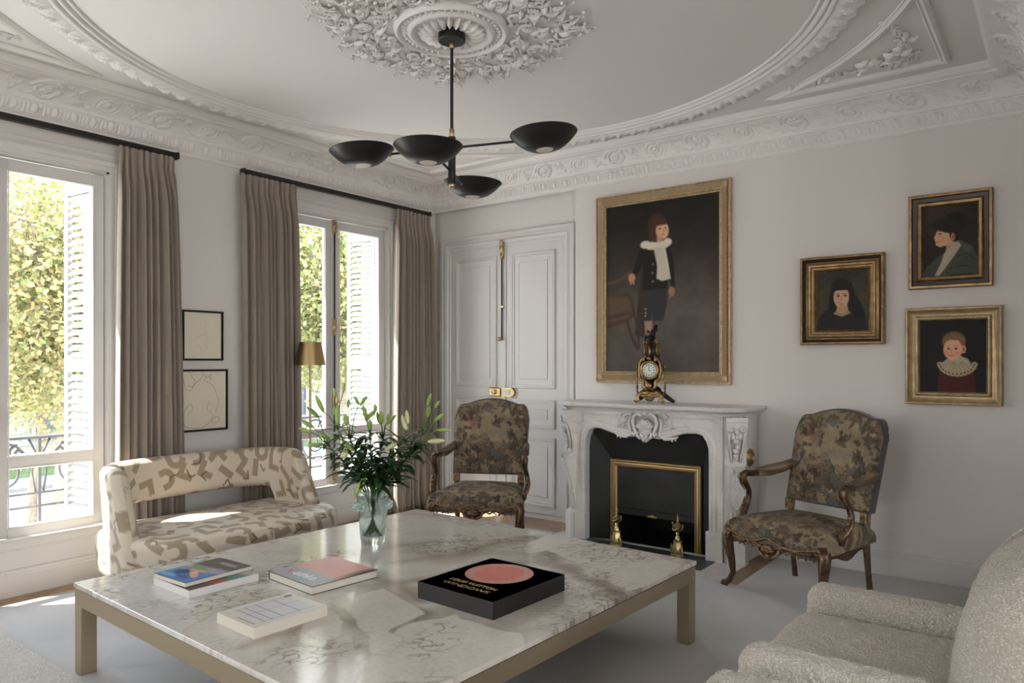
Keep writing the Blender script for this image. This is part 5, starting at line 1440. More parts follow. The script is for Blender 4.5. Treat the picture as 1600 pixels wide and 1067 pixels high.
txt('LOUIS VUITTON', .036, -.005, -.130, .0703, M['goldfoil'], bx, ax=.98, bold=.0006); txt('WINDOWS', .040, -.005, -.178, .0703, M['goldfoil'], bx, ax=1.25)

# ------------------------------------------------------------------ vase and lilies
def clear_glass():
    m, nt, b = newmat('clear_green_glass'); b.inputs['Base Color'].default_value = (.90,.97,.955,1); b.inputs['Roughness'].default_value = .02
    b.inputs['Transmission Weight'].default_value = 1; b.inputs['IOR'].default_value = 1.47
    L = nt.links; out = nt.nodes['Material Output']; tr = N(nt, 'ShaderNodeBsdfTransparent'); tr.inputs['Color'].default_value = (.88,.95,.93,1)
    mx = N(nt, 'ShaderNodeMixShader', i_Fac=.30); L.new(b.outputs[0], mx.inputs[1]); L.new(tr.outputs[0], mx.inputs[2]); L.new(mx.outputs[0], out.inputs['Surface'])
    return m
M['glass'] = clear_glass()
VX, VY = 2.055, -2.640
vs_ = thing('glass_vase', 'clear greenish glass vase with a ring of glass knobs on the coffee table', 'vase', (VX, VY, .4203))
q = MB()
q.lathe([(.001,0),(.056,0),(.060,.004),(.066,.05),(.072,.12),(.077,.19),(.080,.22),(.085,.26),(.094,.297),(.097,.30),(.094,.301),(.082,.262),(.076,.222),(.073,.19),(.068,.12),(.060,.056),(.045,.046),(.001,.044)], 0,0,0, 36, (9,.025))
q.build('vessel', M['glass'], vs_, smooth=60)
for k in range(14):
    a = 2*PI*k/14
    q = MB(); q.ell((.092*math.cos(a), .092*math.sin(a), .215+.008*math.sin(k*2.4)), (.014,.012,.014), 12, 8, Matrix.Rotation(a, 3, 'Z')); q.tube([(.077*math.cos(a),.077*math.sin(a),.235),(.108*math.cos(a),.108*math.sin(a),.228),(.106*math.cos(a),.106*math.sin(a),.205),(.080*math.cos(a),.080*math.sin(a),.195)], .0065, 8); q.build('glass_knob', M['glass'], vs_, smooth=180)
M['leafg'] = mat('lily_leaf', (.022,.055,.014), .38, var=(14,.35)); M['stemg'] = mat('lily_stem', (.10,.17,.035), .45)
M['bud'] = mat('lily_bud', (.25,.35,.08), .45, var=(22,.22)); M['budpale'] = mat('pale_lily_bud', (.50,.52,.27), .45, var=(22,.12))
rl = np.random.default_rng(5)
CDV = 4.03
def lw(px, py, dd=0):
    a = (px-800)/1135; d = CDV+dd
    return Vector((5.074+(a*.7955-.6060)*d, -5.343+(a*.6062+.7953)*d, 1.42-(py-565)/1135*d))
def leaf(mb, p, d, L, w_, droop):
    d = d.normalized(); side = d.cross(Vector((0,0,1)))
    side = side.normalized() if side.length > .05 else Vector((1,0,0))
    n = 8; P_ = np.zeros((n, 3, 3)); pos = p.copy(); dr = d.copy()
    for i in range(n):
        t = i/(n-1); ww = w_*math.sin(PI*min(1, .08+.92*t))**.8*(1-.35*t); up = side.cross(dr)
        for j, s_ in enumerate((-1, 0, 1)): P_[i, j] = pos + side*(s_*ww) + up*(abs(s_)*ww*.35)
        pos = pos + dr*(L/(n-1)); dr = (dr+Vector((0,0,-droop/(n-1)))).normalized()
    mb.grid(P_)
def bud(parent, base, tip, r_, pale=False):
    q = MB(); d = tip-base; pts = [base+d*t for t in (0,.12,.3,.5,.7,.88,1)]
    q.tube(pts, [r_*k for k in (.35,.7,.95,1,.85,.5,.08)], 9); q.build('bud', M['budpale' if pale else 'bud'], parent, smooth=180)
def lily(label, top, waypt, buds, nl, dd, spread=0):
    p0 = Vector((VX+rl.uniform(-.035,.035), VY+rl.uniform(-.035,.035), .4203+.055)); T = lw(*top, dd)
    mid = Vector((VX, VY, .56)); rim = Vector((VX, VY, .70)) + (Vector((T.x-VX, T.y-VY, 0)))*.16
    o = -(rim-mid); p0 = Vector((mid.x+(mid.x-rim.x)*.9, mid.y+(mid.y-rim.y)*.9, .4203+.052)); 
    t = thing('lily_stem', label, 'lily', tuple(p0), 0, 'lilies standing in the glass vase')
    t.matrix_world
    def loc(v): return v-p0
    pts = [p0, mid, rim, rim*.55+T*.45+Vector((0,0,.02)), T]
    # smooth
    sm = []
    for i in range(len(pts)-1):
        for k in range(4):
            f = k/4; a = pts[max(i-1,0)]; b_ = pts[i]; c_ = pts[i+1]; e = pts[min(i+2, len(pts)-1)]
            sm.append(.5*((2*b_)+(c_-a)*f+(2*a-5*b_+4*c_-e)*f*f+(-a+3*b_-3*c_+e)*f**3))
    sm.append(T)
    q = MB(); q.tube([loc(v) for v in sm], [.0058-.0028*i/len(sm) for i in range(len(sm))], 7)
    for (tx, ty, bx_, by_, r_, pale) in buds:
        tip = lw(tx, ty, dd+rl.uniform(-.05,.05)); bs = lw(bx_, by_, dd); bs = bs.lerp(tip, .0)
        m_ = T.lerp(bs, .55)+Vector((0,0,.012)); q.tube([loc(T-(T-sm[-3])*.4), loc(m_), loc(bs)], [.003,.0025,.0028], 6)
    q.build('stem', M['stemg'], t, smooth=180)
    for (tx, ty, bx_, by_, r_, pale) in buds:
        pass
    rg2 = np.random.default_rng(int(top[0]))
    for (tx, ty, bx_, by_, r_, pale) in buds:
        tip = lw(tx, ty, dd+rg2.uniform(-.03,.03)); bs = lw(bx_, by_, dd); bud(t, loc(bs), loc(tip), r_, pale)
    fm = MB(); n0 = 9
    nl = int(nl*1.6)
    for k in range(nl):
        f = .0+.93*k/nl; ii = n0+f*(len(sm)-1-n0); i0 = min(int(ii), len(sm)-2); p = sm[i0].lerp(sm[i0+1], ii-i0)
        a = k*2.4+rl.random(); ax_ = (sm[i0+1]-sm[i0]).normalized()
        rad = Vector((math.cos(a), math.sin(a), 0)); d = rad*1.0+ax_*rl.uniform(.2,.9)
        L = rl.uniform(.13,.21)*(1-.35*f); leaf(fm, loc(p), d, L, rl.uniform(.018,.028)*(1-.25*f), rl.uniform(.3,1.9))
    for k in range(4):
        a = k*1.7+rl.random(); leaf(fm, loc(T.lerp(sm[-3], .1)), Vector((math.cos(a), math.sin(a), .4)), .06, .008, .8)
    fm.build('foliage', M['leafg'], t, smooth=180)
B_ = lambda tx, ty, bx_, by_, r_=.0125, p=False: (tx, ty, bx_, by_, r_, p)
lily('lily with slim green buds leaning farthest left', (507,690), None, [B_(479,635,498,652),B_(470,656,490,668),B_(466,668,486,676),B_(479,696,507,694,.0125),B_(498,676,517,688)], 16, .06)
lily('tall lily whose highest small bud stands above all others', (524,664), None, [B_(493,617,506,644),B_(538,597,537,611,.009),B_(521,605,524,620,.010),B_(523,634,524,648)], 17, -.05)
lily('lily left of centre with one whitish bud low in front', (545,680), None, [B_(553,618,561,632+0,.009),B_(540,662-15,542,664,.015),B_(528,630,527,664,.014),B_(534,688,552,704,.014),B_(540,700,538,716,.018,True),B_(545,622,544,636,.009)], 17, -.16)
lily('lily with a fan of upright buds near the middle of the bunch', (578,672), None, [B_(574,618,563,633,.011),B_(567,632,573,656,.013),B_(587,640,572,656,.013),B_(586,631,587,643,.011),B_(578,655,578,672,.013)], 17, .02)
lily('lily with angled buds just right of the middle', (600,676), None, [B_(619,648,602,664,.0125),B_(596,642,596,664,.013),B_(589,642,592,660,.010),B_(606,646,606,658,.010)], 16, .10)
lily('lily with a large pale upright double bud', (634,682), None, [B_(628,648,636,672,.016,True),B_(635,640,638,662,.012,True),B_(600,704,621,692,.015,True)], 18, -.02)
lily('lily with two tall narrow buds at upper right', (662,668), None, [B_(674,614,668,634,.012),B_(671,634,668,652,.012),B_(687,626,679,637,.010)], 16, .08)
lily('lily leaning farthest right with a fat pale bud', (662,694), None, [B_(694,646,679,658,.011),B_(704,672,682,672,.011),B_(696,688,668,690,.015,True)], 17, .0)
lily('short lily with a big green bud drooping over the vase rim', (572,728), None, [B_(553,778,571,744,.017)], 14, -.14)
lily('short leafy lily at the back of the vase', (612,722), None, [B_(640,700,628,712,.010)], 15, .14)

# ------------------------------------------------------------------ patterned loveseat
def fabric(A, Bc, seed=3, sp=.108, ext=None):
    A = A/1.4; Bc = Bc/1.4
    """geometric print: A, Bc metric coordinates (m)"""
    rg = np.random.default_rng(seed); out = np.ones(A.shape+(3,))*np.array(lin(198,187,168))
    a0, a1, b0, b1 = A.min()-.1, A.max()+.1, Bc.min()-.1, Bc.max()+.1
    tau = np.array(lin(150,133,110)); brn = np.array(lin(98,72,50))
    def mixm(m, c): 
        nonlocal out
        m = np.clip(m, 0, 1)[..., None]; out = out*(1-m)+c*m
    cells = [(i, j) for i in range(int((a1-a0)/sp)+1) for j in range(int((b1-b0)/sp)+1)]
    for (i, j) in cells:
        cx = a0+(i+.5+rg.uniform(-.18,.18)+(.5 if j % 2 else 0))*sp; cy_ = b0+(j+.5+rg.uniform(-.18,.18))*sp
        th = rg.uniform(0, 2*PI); k = rg.integers(0, 3); c_, s_ = math.cos(th), math.sin(th)
        sel = (np.abs(A-cx) < .12) & (np.abs(Bc-cy_) < .12)
        if not sel.any(): continue
        x = (A-cx)*c_+(Bc-cy_)*s_; y = -(A-cx)*s_+(Bc-cy_)*c_
        if k == 0:   # arch
            r_ = np.hypot(x, y-.0); d = np.where(y > 0, .0155-np.abs(r_-.036), np.where(y > -.022, .0155-np.abs(np.abs(x)-.036), -1))
        elif k == 1: d = np.minimum(.018-np.abs(x), .045-np.abs(y))
        else:
            d = np.maximum(np.minimum(.016-np.abs(x), .042-np.abs(y)), np.minimum(.040-np.abs(x-.024), .016-np.abs(y-.026)))
        mixm(np.where(sel, d/.003+.5, 0), tau)
    for (i, j) in cells:
        if rg.random() < .38: continue
        cx = a0+(i+rg.uniform(.1,.9))*sp; cy_ = b0+(j+rg.uniform(.1,.9))*sp; th = rg.uniform(0, 2*PI)
        L1, L2 = rg.uniform(.03,.055), rg.uniform(.015,.05); t2 = th+rg.choice([-1,1])*rg.uniform(1,2)
        P_ = [(cx-L1*math.cos(th), cy_-L1*math.sin(th)), (cx, cy_), (cx+L2*math.cos(t2), cy_+L2*math.sin(t2))]
        d = np.full(A.shape, 9.)
        for p, q_ in zip(P_[:-1], P_[1:]):
            ex, ey = q_[0]-p[0], q_[1]-p[1]; t = np.clip(((A-p[0])*ex+(Bc-p[1])*ey)/(ex*ex+ey*ey), 0, 1); d = np.minimum(d, np.hypot(A-p[0]-ex*t, Bc-p[1]-ey*t))
        mixm((.0032-d)/.0025+.5, brn)
    return out
M['print'] = vmat('printed_linen', .55, bump=(350,.2,.001), sheen=.15)
LYc = -2.64
ls = thing('loveseat', 'curved loveseat in cream and taupe geometric print fabric before the windows', 'sofa', (.645, LYc, 0), 0)
# seat: plan outline in polar form
ns, nt_ = 640, 230
ph = np.linspace(0, 2*PI, ns, endpoint=False)[:, None]
c_, s_ = np.cos(ph), np.sin(ph)
ex = 2.6
rx = np.where(c_ > 0, .50, .40); ry = .735
rad = (np.abs(c_/rx)**np.where(c_ > 0, 2.25, 4)+np.abs(s_/ry)**np.where(c_ > 0, 3.0, 6))
rr = rad**(-1/np.where(c_ > 0, 2.6, 5.0))
rr = np.where(c_ > 0, 1/((np.abs(c_/rx)**2.7+np.abs(s_/ry)**2.7)**(1/2.7)), 1/((np.abs(c_/rx)**6+np.abs(s_/ry)**6)**(1/6)))
t = np.linspace(0, 1, nt_)[None]
# t<.6 top, then rounded edge, then side
topn = .62
ft = np.clip(t/topn, 0, 1)
er = .055
k = np.clip((t-topn)/.10, 0, 1); sdn = np.clip((t-topn-.10)/(1-topn-.10), 0, 1)
rho = np.where(t < topn, ft*(rr-er), rr-er+er*np.sin(k*PI/2)) - .012*sdn**2 - .05*np.clip((sdn-.75)/.25, 0, 1)**2
z = np.where(t < topn, .392+.020*(1-ft**3), .392-er*(1-np.cos(k*PI/2))) - (.392-er-.11)*sdn
X_ = rho*c_; Y_ = rho*s_
arcl = np.concatenate([[0], np.cumsum(np.hypot(np.diff(X_[:, -30]), np.diff(Y_[:, -30])))])[:, None]
colr = np.where((t > topn+.05)[..., None], fabric(arcl+0*t, z*1.0+0*arcl, 8), fabric(X_+0*t, Y_+0*t, 4))
gobj('seat', np.stack([X_, Y_, z+0*X_], -1), M['print'], ls, wu=True, col=colr)
q = MB()
for (x, y) in ((.26,-.56),(.26,.56),(-.3,-.62),(-.3,.62)): pass
for (x, y) in ((.24,-.50),(.24,.50),(-.28,-.58),(-.28,.58)):
    q = MB(); q.tube([(x,y,.015),(x,y,.115)], [.014,.022], 12); q.build('foot', M['frame_dark'], ls, smooth=40)
# back: closed section swept along a U
ns, nt_ = 460, 96
a = np.linspace(-PI/2, PI/2, 4000); ye, xe = .655, .60
yb = ye*np.sign(np.sin(a))*np.abs(np.sin(a))**.62; xb = -.41 + xe*(1-np.abs(np.cos(a))**.62)
L_ = np.concatenate([[0], np.cumsum(np.hypot(np.diff(xb), np.diff(yb)))]); tot = L_[-1]
arc = (np.linspace(0, tot, ns))[:, None]; yb = np.interp(arc, L_, yb); xb = np.interp(arc, L_, xb)
ed = np.minimum(arc, tot-arc)
endf = np.sqrt(np.clip(1-(1-np.clip(ed/.05, 0, 1))**2, 0, 1))
w_open = 1/(1+np.exp(-(ed-.40)/.020))
zlo = .13+(.505-.13)*w_open; ztop = .785-.045*np.exp(-ed/.05)
zc = (zlo+ztop)/2; hz = (ztop-zlo)/2*(.93+.07*endf); thk = .056*endf+.0005
rr_ = np.minimum(thk*.95, .050)
sec = []   # (sign_n, core 0/1 mix, sign_z, corner angle)
def secpts():
    out = []
    for sn, szs in ((1, (-1, 1)), (-1, (1, -1))):
        for k in range(44): out.append((sn, szs[0]+(szs[1]-szs[0])*k/44, 'v'))
        a0 = 0 if sn > 0 else PI
        for k in range(12): out.append((sn, szs[1], a0+PI*k/12))
    return out
O_, Z_ = [], []
for sn, w_, kd in secpts():
    if kd == 'v': O_.append(sn*thk); Z_.append(zc+w_*(hz-rr_))
    else: O_.append(thk*np.cos(kd)); Z_.append(zc+w_*(hz-rr_)+rr_*np.sin(kd))
offn = np.concatenate(O_, 1); zz = np.concatenate(Z_, 1)
q_ = np.clip((zz-.13)/.65, 0, 1)
dx = np.gradient(xb, axis=0); dy = np.gradient(yb, axis=0); ln = np.hypot(dx, dy)+1e-9; nx = -dy/ln; ny = dx/ln
fw = (1.12-.50*q_)
X_ = -.41+(xb+.41)*fw + offn*nx + .02-.02*q_; Y_ = (yb + offn*ny)*(1-.03*q_) - .050
colr = fabric(arc+0*zz, zz+.35*(offn < 0), 14)
gobj('backrest', np.stack([X_, Y_, zz], -1), M['print'], ls, wv=True, col=colr)

# ------------------------------------------------------------------ carved tapestry armchairs
def tapestry(A, Bc, seed, kind):
    rg = np.random.default_rng(seed)
    f = lambda s1, s2, sd, o_=4: fnoise(A*s1+Bc*1.3, Bc*s2-A*.7, sd+seed, o_)
    base = np.ones(A.shape+(3,))*np.array(lin(126,111,88))
    def mx(m, c, al=1):
        nonlocal base
        m = np.clip(m, 0, 1)[..., None]*al; base = base*(1-m)+np.array(lin(c))*m
    mx(f(10,9,1)*1.6+.3, (104,94,76), .7); mx(f(18,14,2)*2-.1, (146,130,102), .6)
    if kind == 'back':
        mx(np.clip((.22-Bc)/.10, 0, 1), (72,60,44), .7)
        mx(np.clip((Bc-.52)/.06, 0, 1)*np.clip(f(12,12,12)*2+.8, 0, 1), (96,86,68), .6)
    else: mx(np.clip(f(8,8,20)*2+.2, 0, 1), (88,80,60), .6)
    wx, wy = f(14,14,33,2)*.010, f(14,14,37,2)*.010
    Aw, Bw = A+wx, Bc+wy
    a0, a1, b0, b1 = A.min(), A.max(), Bc.min(), Bc.max()
    pal = [(140,122,96),(114,100,78),(98,82,62),(92,92,88),(120,102,78),(148,130,104),(82,70,54)]
    nleaf = 230 if kind == 'back' else 230
    for k in range(nleaf):
        cx, cy_ = rg.uniform(a0, a1), rg.uniform(b0, b1)
        if kind == 'back':
            d = math.hypot(cx/.21, (cy_-.40)/.12)
            if d < 1 and rg.random() < .8: continue
        L = rg.uniform(.022, .070)*(1.25 if kind != 'back' or cy_ < .2 else .8); w_ = L*rg.uniform(.30, .50); th = rg.uniform(0, 2*PI)
        c_, s_ = math.cos(th), math.sin(th)
        sel = (np.abs(A-cx) < L*1.4) & (np.abs(Bc-cy_) < L*1.4)
        if not sel.any(): continue
        x = (Aw-cx)*c_+(Bw-cy_)*s_; y = -(Aw-cx)*s_+(Bw-cy_)*c_+.25*x*x/L
        t = np.clip(x/L*.5+.5, 0, 1); prof = w_*np.sin(PI*t)**.8*(1+.28*np.sin(t*PI*rg.integers(6, 11)))
        dd = prof-np.abs(y); dd = np.where((x > -L) & (x < L), dd, -1)
        dk = (50,38,28) if rg.random() < .75 else (70,52,40)
        mx(np.where(sel, (dd+.0040)/.004, 0), dk, .7)
        mx(np.where(sel, (dd-.001)/.006, 0), pal[rg.integers(0, len(pal))], .72)
        mx(np.where(sel & (dd > .002), np.exp(-(y/.0022)**2), 0), dk, .6)
        mx(np.where(sel & (dd > .003), np.exp(-(np.sin((x+np.abs(y)*.8)*260)/.35)**2), 0), dk, .14)
    n2 = f(34,32,6,3); mx(np.clip((n2-.22)*8, 0, 1)*np.clip(f(9,9,7,2)*4+.1, 0, 1), (44,34,26), .8)
    if kind == 'back':
        mx(np.clip((f(30,30,15,2))*3+.8, 0, 1)*(np.hypot((A+.19)/.024, (Bc-.44)/.026) < 1), (132,58,58), .85)
        mx(np.clip((f(30,30,16,2))*3+.5, 0, 1)*(np.hypot((A+.13)/.055, (Bc-.40)/.020) < 1), (136,86,74), .7)
        mx(np.clip((f(30,30,17,2))*3+.5, 0, 1)*(np.hypot((A+.05)/.09, (Bc-.52)/.03) < 1), (84,82,86), .8)
        mx(np.clip((f(30,30,18,2))*3, 0, 1)*(np.hypot((A-.02)/.12, (Bc-.33)/.035) < 1), (104,104,102), .7)
    return base
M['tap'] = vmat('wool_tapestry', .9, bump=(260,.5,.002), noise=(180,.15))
M['carved'] = mat('carved_gilt_walnut', (.060,.030,.016), .36, metal=.35, bump=(60,.6,.006), var=(38,.7))
M['carvegold'] = mat('worn_gilt_carving', (.22,.135,.070), .36, metal=.7, bump=(110,.7,.004), var=(55,.55))
M['velvet'] = mat('dark_velvet_trim', (.035,.035,.035), .9, sheen=.3)
M['nail'] = mat('brass_nails', (.30,.20,.09), .4, metal=1)
def fauteuil():
    t = thing('tapestry_armchair', '', 'armchair', (0,0,0))
    FW, RW, DP = .35, .275, .57
    # seat cushion: domed top, trapezoid plan with bowed front
    n1, n2 = 150, 110
    u = -np.cos(np.linspace(0, PI, n1))[:, None]; v = (.5-.5*np.cos(np.linspace(0, PI, n2)))[None]     # v 0 front .. 1 back
    sq = lambda a, p: np.sign(a)*np.abs(a)**p
    W_ = (FW+.005)*(1-v)+(RW+.01)*v
    X_ = u*W_; Y_ = -.285-.035*(1-u**2)*(1-v)**2+v*(DP-.03)
    e = np.minimum(np.minimum((1-np.abs(u))*W_, v*DP), (1-v)*DP)
    z = .400 + .060*(1-np.exp(-e/.045)) + .018*(1-u**2)*np.sin(PI*np.clip(v, 0, 1)) 
    front = (1-v)**14
    P_ = np.stack([X_, Y_, z+0*X_], -1)
    # skirt down the sides to the rail
    NP = 12; P2 = np.pad(P_, ((NP,NP),(NP,NP),(0,0)), mode='edge')
    for k in range(NP):
        g = 1-k/NP; dz = .004+.060*g; o_ = .008*math.sin(PI*(1-g*.75))+.002
        for sl in ((k, slice(None)), (-1-k, slice(None)), (slice(None), k), (slice(None), -1-k)):
            P2[sl][..., 2] = np.minimum(P2[sl][..., 2], .400-dz)
        P2[k, :, 0] -= o_; P2[-1-k, :, 0] += o_; P2[:, k, 1] -= o_; P2[:, -1-k, 1] += o_
    c2 = tapestry(P2[..., 0]*1.1, P2[..., 1]*1.1+P2[..., 2]*1.1*np.where(P2[..., 1] < -.1, 1, -1)*(np.abs(P2[..., 0]) < 9), 40, 'seat')
    gobj('seat', P2, M['tap'], t, col=c2)
    # backrest panel with crested top
    crestf = lambda a: .995+.105*np.clip(1-a**1.9, 0, 1)**.9+.022*np.exp(-((a-.86)/.12)**2)-.055*np.clip((a-.86)/.14, 0, 1)**2.4
    n1, n2 = 140, 150
    u = np.linspace(-1, 1, n1)[:, None]; v = np.linspace(0, 1, n2)[None]
    hw = .285+.018*v
    crest = crestf(np.abs(u))
    zb = .515; Z = zb+(crest-zb)*v
    yb = .235+(Z-zb)*.27
    def side(sgn, off):
        e = np.minimum((1-np.abs(u))*hw, np.minimum(v, 1-v)*.5); pf = off*(1-np.exp(-e/.02))
        return np.stack([u*hw+0*v, yb-sgn*(.028+pf), Z+0*yb], -1)
    F_ = side(1, .022)
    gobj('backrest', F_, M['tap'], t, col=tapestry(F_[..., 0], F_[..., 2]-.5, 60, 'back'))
    Bk = side(-1, .012); gobj('back_cover', Bk, M['velvet'], t)
    # frame edge around the back
    out = [(u_*(.285+.018*v_)) for u_, v_ in ()]
    path = []
    for zz in np.linspace(.515, .955, 8): path.append(((.285+.018*(zz-.515)/.5), zz))
    for uu in np.linspace(1, -1, 41): path.append((uu*.303, float(crestf(abs(uu)))))
    for zz in np.linspace(.955, .515, 8): path.append((-(.285+.018*(zz-.515)/.5), zz))
    pts = [(x, .235+(z_-.515)*.27, z_) for x, z_ in path]
    q = MB(); q.sweep([(x, 0, z_) for x, z_ in path], [(-.004,-.030),(.006,-.028),(.008,0),(.006,.028),(-.004,.030),(-.004,-.030)], (0,1,0), closed=True)
    q.v = [(x, y+.235+(z_-.515)*.27, z_) for x, y, z_ in q.v]; q.build('back_border', M['velvet'], t, smooth=40)
    q = MB(); L_ = 0
    cl_ = pts+[pts[0]]
    for p0, p1 in zip(cl_[:-1], cl_[1:]):
        p0, p1 = Vector(p0), Vector(p1); n_ = max(1, int((p1-p0).length/.016))
        for k in range(n_):
            p = p0.lerp(p1, k/n_); ins = Vector((-p.x*.03, 0, -.008 if p.z > .9 else (.008 if p.z < .53 else 0))); q.ell((p+ins)-Vector((0,.032,0)), (.004,.003,.004), 5, 3)
    q.build('nail_trim', M['nail'], t, smooth=180)
    # rear uprights with small carved blocks, and rear legs
    for s_ in (-1, 1):
        q = MB(); q.tube([(s_*.262,.26,.0),(s_*.262,.235,.16),(s_*.262,.215,.33),(s_*.262,.222,.45),(s_*.262,.245,.56)], [.022,.020,.026,.024,.020], 4); q.build('rear_leg', M['carved'], t, smooth=30)
        q = MB(); q.box(s_*.262-.022, s_*.262+.022, .182, .205, .45, .515, .003)
        q.tube([(s_*.262+.012*math.cos(a), .180, .483+.014*math.sin(a)) for a in np.linspace(0, 2*PI, 13)], .0035, 5); q.ell((s_*.262,.179,.483), (.006,.004,.006)); q.build('carved_block', M['carvegold'], t, smooth=30)
        # cabriole front leg
        q = MB(); fx, fy = s_*.325, -.275
        q.tube([(fx,fy,.38),(fx+s_*.012,fy-.012,.33),(fx+s_*.012,fy-.014,.27),(fx-s_*.004,fy-.002,.17),(fx-s_*.008,fy+.006,.09),(fx+s_*.004,fy-.010,.045),(fx+s_*.022,fy-.028,.020),(fx+s_*.034,fy-.038,.022),(fx+s_*.032,fy-.036,.040)], [.034,.036,.032,.023,.018,.018,.020,.017,.010], 12); q.build('front_leg', M['carved'], t, smooth=180)
        q = MB(); q.tube([(fx+s_*.008,fy-.042,.36),(fx+s_*.020,fy-.046,.33),(fx+s_*.012,fy-.044,.29),(fx+s_*.002,fy-.032,.23),(fx-s_*.004,fy-.022,.17)], [.010,.012,.010,.007,.004], 7)
        q.tube([(fx-s_*.012+.018*math.cos(a)*(1-.1*i_/3), fy-.042, .355+.018*math.sin(a)*(1-.1*i_/3)) for i_, a in enumerate(np.linspace(0, 3*PI, 14))], .006, 6); q.build('knee_carving', M['carvegold'], t, smooth=180)
        # arm: pad, hand scroll, curved support
        q = MB(); pts = [(s_*.295,.275,.735),(s_*.305,.18,.715),(s_*.318,.07,.700),(s_*.330,-.03,.698)]; q.tube(pts, [.026,.030,.032,.024], 14, True, 1.15); ap = q.build('arm_pad', M['tap'], t, smooth=180)
        at_ = ap.data.color_attributes.new('C', 'FLOAT_COLOR', 'POINT'); co = np.array([v.co for v in ap.data.vertices]); cc_ = tapestry(co[:, 1]*2, co[:, 2]*2+co[:, 0], 77, 'seat'); c4 = np.ones((len(co), 4), np.float32); c4[:, :3] = cc_; at_.data.foreach_set('color', c4.reshape(-1))
        q = MB(); q.tube([(s_*.33,-.02,.690),(s_*.338,-.075,.690),(s_*.345,-.115,.695),(s_*.350,-.140,.683),(s_*.350,-.140,.655),(s_*.348,-.115,.625),(s_*.350,-.085,.585),(s_*.358,-.075,.54),(s_*.362,-.09,.49),(s_*.356,-.125,.45),(s_*.348,-.150,.42),(s_*.342,-.150,.385)], [.020,.020,.022,.026,.024,.019,.017,.018,.021,.022,.022,.022], 10); q.build('arm_support', M['carved'], t, smooth=180)
        q = MB(); q.tube([(s_*.356,-.150,.70),(s_*.362,-.160,.67),(s_*.362,-.140,.62),(s_*.366,-.105,.585)], [.006,.008,.006,.003], 6); q.tube([(s_*.378,-.09,.53),(s_*.382,-.105,.49),(s_*.376,-.14,.45),(s_*.366,-.165,.42)], [.004,.009,.009,.006], 6)
        for z_ in (.53,.50,.47,.44): q.ell((s_*(.366),-.105-.04*(.53-z_)/.09,z_), (.010,.008,.010), 6, 4)
        q.build('arm_carving', M['carvegold'], t, smooth=180)
    # carved rails
    def rail(fn, n, nm, thick, gold=True):
        q = MB(); P_ = []
        for i in range(n):
            f = i/(n-1); x, y, zt, zl, nx_, ny_ = fn(f); row = []
            for (o_, zz) in ((-.012, zt), (.006, zt), (.014, zt-.010), (.010, (zt+zl)/2), (.014, zl+.006), (.006, zl), (-.012, zl)):
                row.append((x+nx_*o_, y+ny_*o_, zz))
            P_.append(row)
        q.grid(np.array(P_)); q.build(nm, M['carved'], t, smooth=50)
    def front(f):
        u = 2*f-1; au = abs(u); x = u*.325; y = -.288-.035*(1-u*u)
        zt = .352+.012*math.cos(PI*au*2)-.020*math.exp(-(u/.22)**2)+.030*math.exp(-(u/.16)**2)
        zl = .302+.020*math.sin(PI*min(1, au*1.15))**2-.062*math.exp(-(u/.20)**2)-.012*math.exp(-((au-.62)/.10)**2)
        return x, y, zt, zl, 0, -1
    rail(front, 60, 'front_rail', .02)
    for s_ in (-1, 1):
        def sd(f, s_=s_):
            x = s_*(.325-.06*f); y = -.275+f*.50; return x, y, .352, .300+.012*math.sin(PI*f)-.045*math.exp(-((f-.5)/.18)**2), s_, 0
        rail(sd, 30, 'side_rail', .02)
    rail(lambda f: ((2*f-1)*.262, .235, .352, .305, 0, 1), 8, 'rear_rail', .02)
    q = MB(); pts = []
    for i in range(60):
        x, y, zt, zl, _, _ = front(i/59); pts.append((x, y-.016, zt-.002))
    q.tube(pts, .0060, 7); q.build('gilt_beading', M['carvegold'], t, smooth=180)
    q = MB()
    for i in range(56):
        x, y, zt, zl, _, _ = front((i+.5)/56); u = abs(x/.325)
        if .16 < u < .86:
            q.ell((x, y-.018, (zt+zl)/2+.004), (.0055,.006,.012 if i % 2 else .016), 6, 4, Euler((0, .5*(1 if x > 0 else -1), 0)).to_matrix())
    for k in range(9):
        a = R(-80+160*k/8); q.tube([(0,-.338,.300),(.030*math.sin(a),-.350,.300+.030*math.cos(a)),(.046*math.sin(a),-.340,.300+.042*math.cos(a))], [.004,.008,.004], 6)
    for s_ in (-1, 1):
        q.tube([(s_*.05,-.332,.335),(s_*.075,-.334,.310),(s_*.062,-.336,.285),(s_*.035,-.338,.270),(s_*.012,-.338,.258)], [.006,.010,.010,.009,.008], 7)
        q.tube([(s_*.085,-.330,.325),(s_*.12,-.326,.305),(s_*.15,-.322,.318),(s_*.17,-.318,.300)], [.005,.008,.007,.004], 7)
        for k in range(5): q.ell((s_*(.19+.022*k), -.312+.004*k, .298+.008*(k % 2)), (.009,.007,.008), 6, 4)
    q.ell((0,-.342,.268), (.014,.012,.018)); q.ell((0,-.344,.300), (.014,.012,.014)); q.build('shell_carving', M['carvegold'], t, smooth=180)
    return t
f1 = fauteuil(); f1['label'] = 'carved gilt armchair in floral tapestry standing right of the fireplace'; f1['group'] = 'carved tapestry armchairs'
f1.location = (3.812, -0.752, .014); f1.rotation_euler = (0, 0, R(-21))
f2 = copy_tree(f1); f2['label'] = 'carved gilt armchair in floral tapestry in front of the double door'
f2.location = (1.505, -1.03, .014); f2.rotation_euler = (0, 0, R(27))

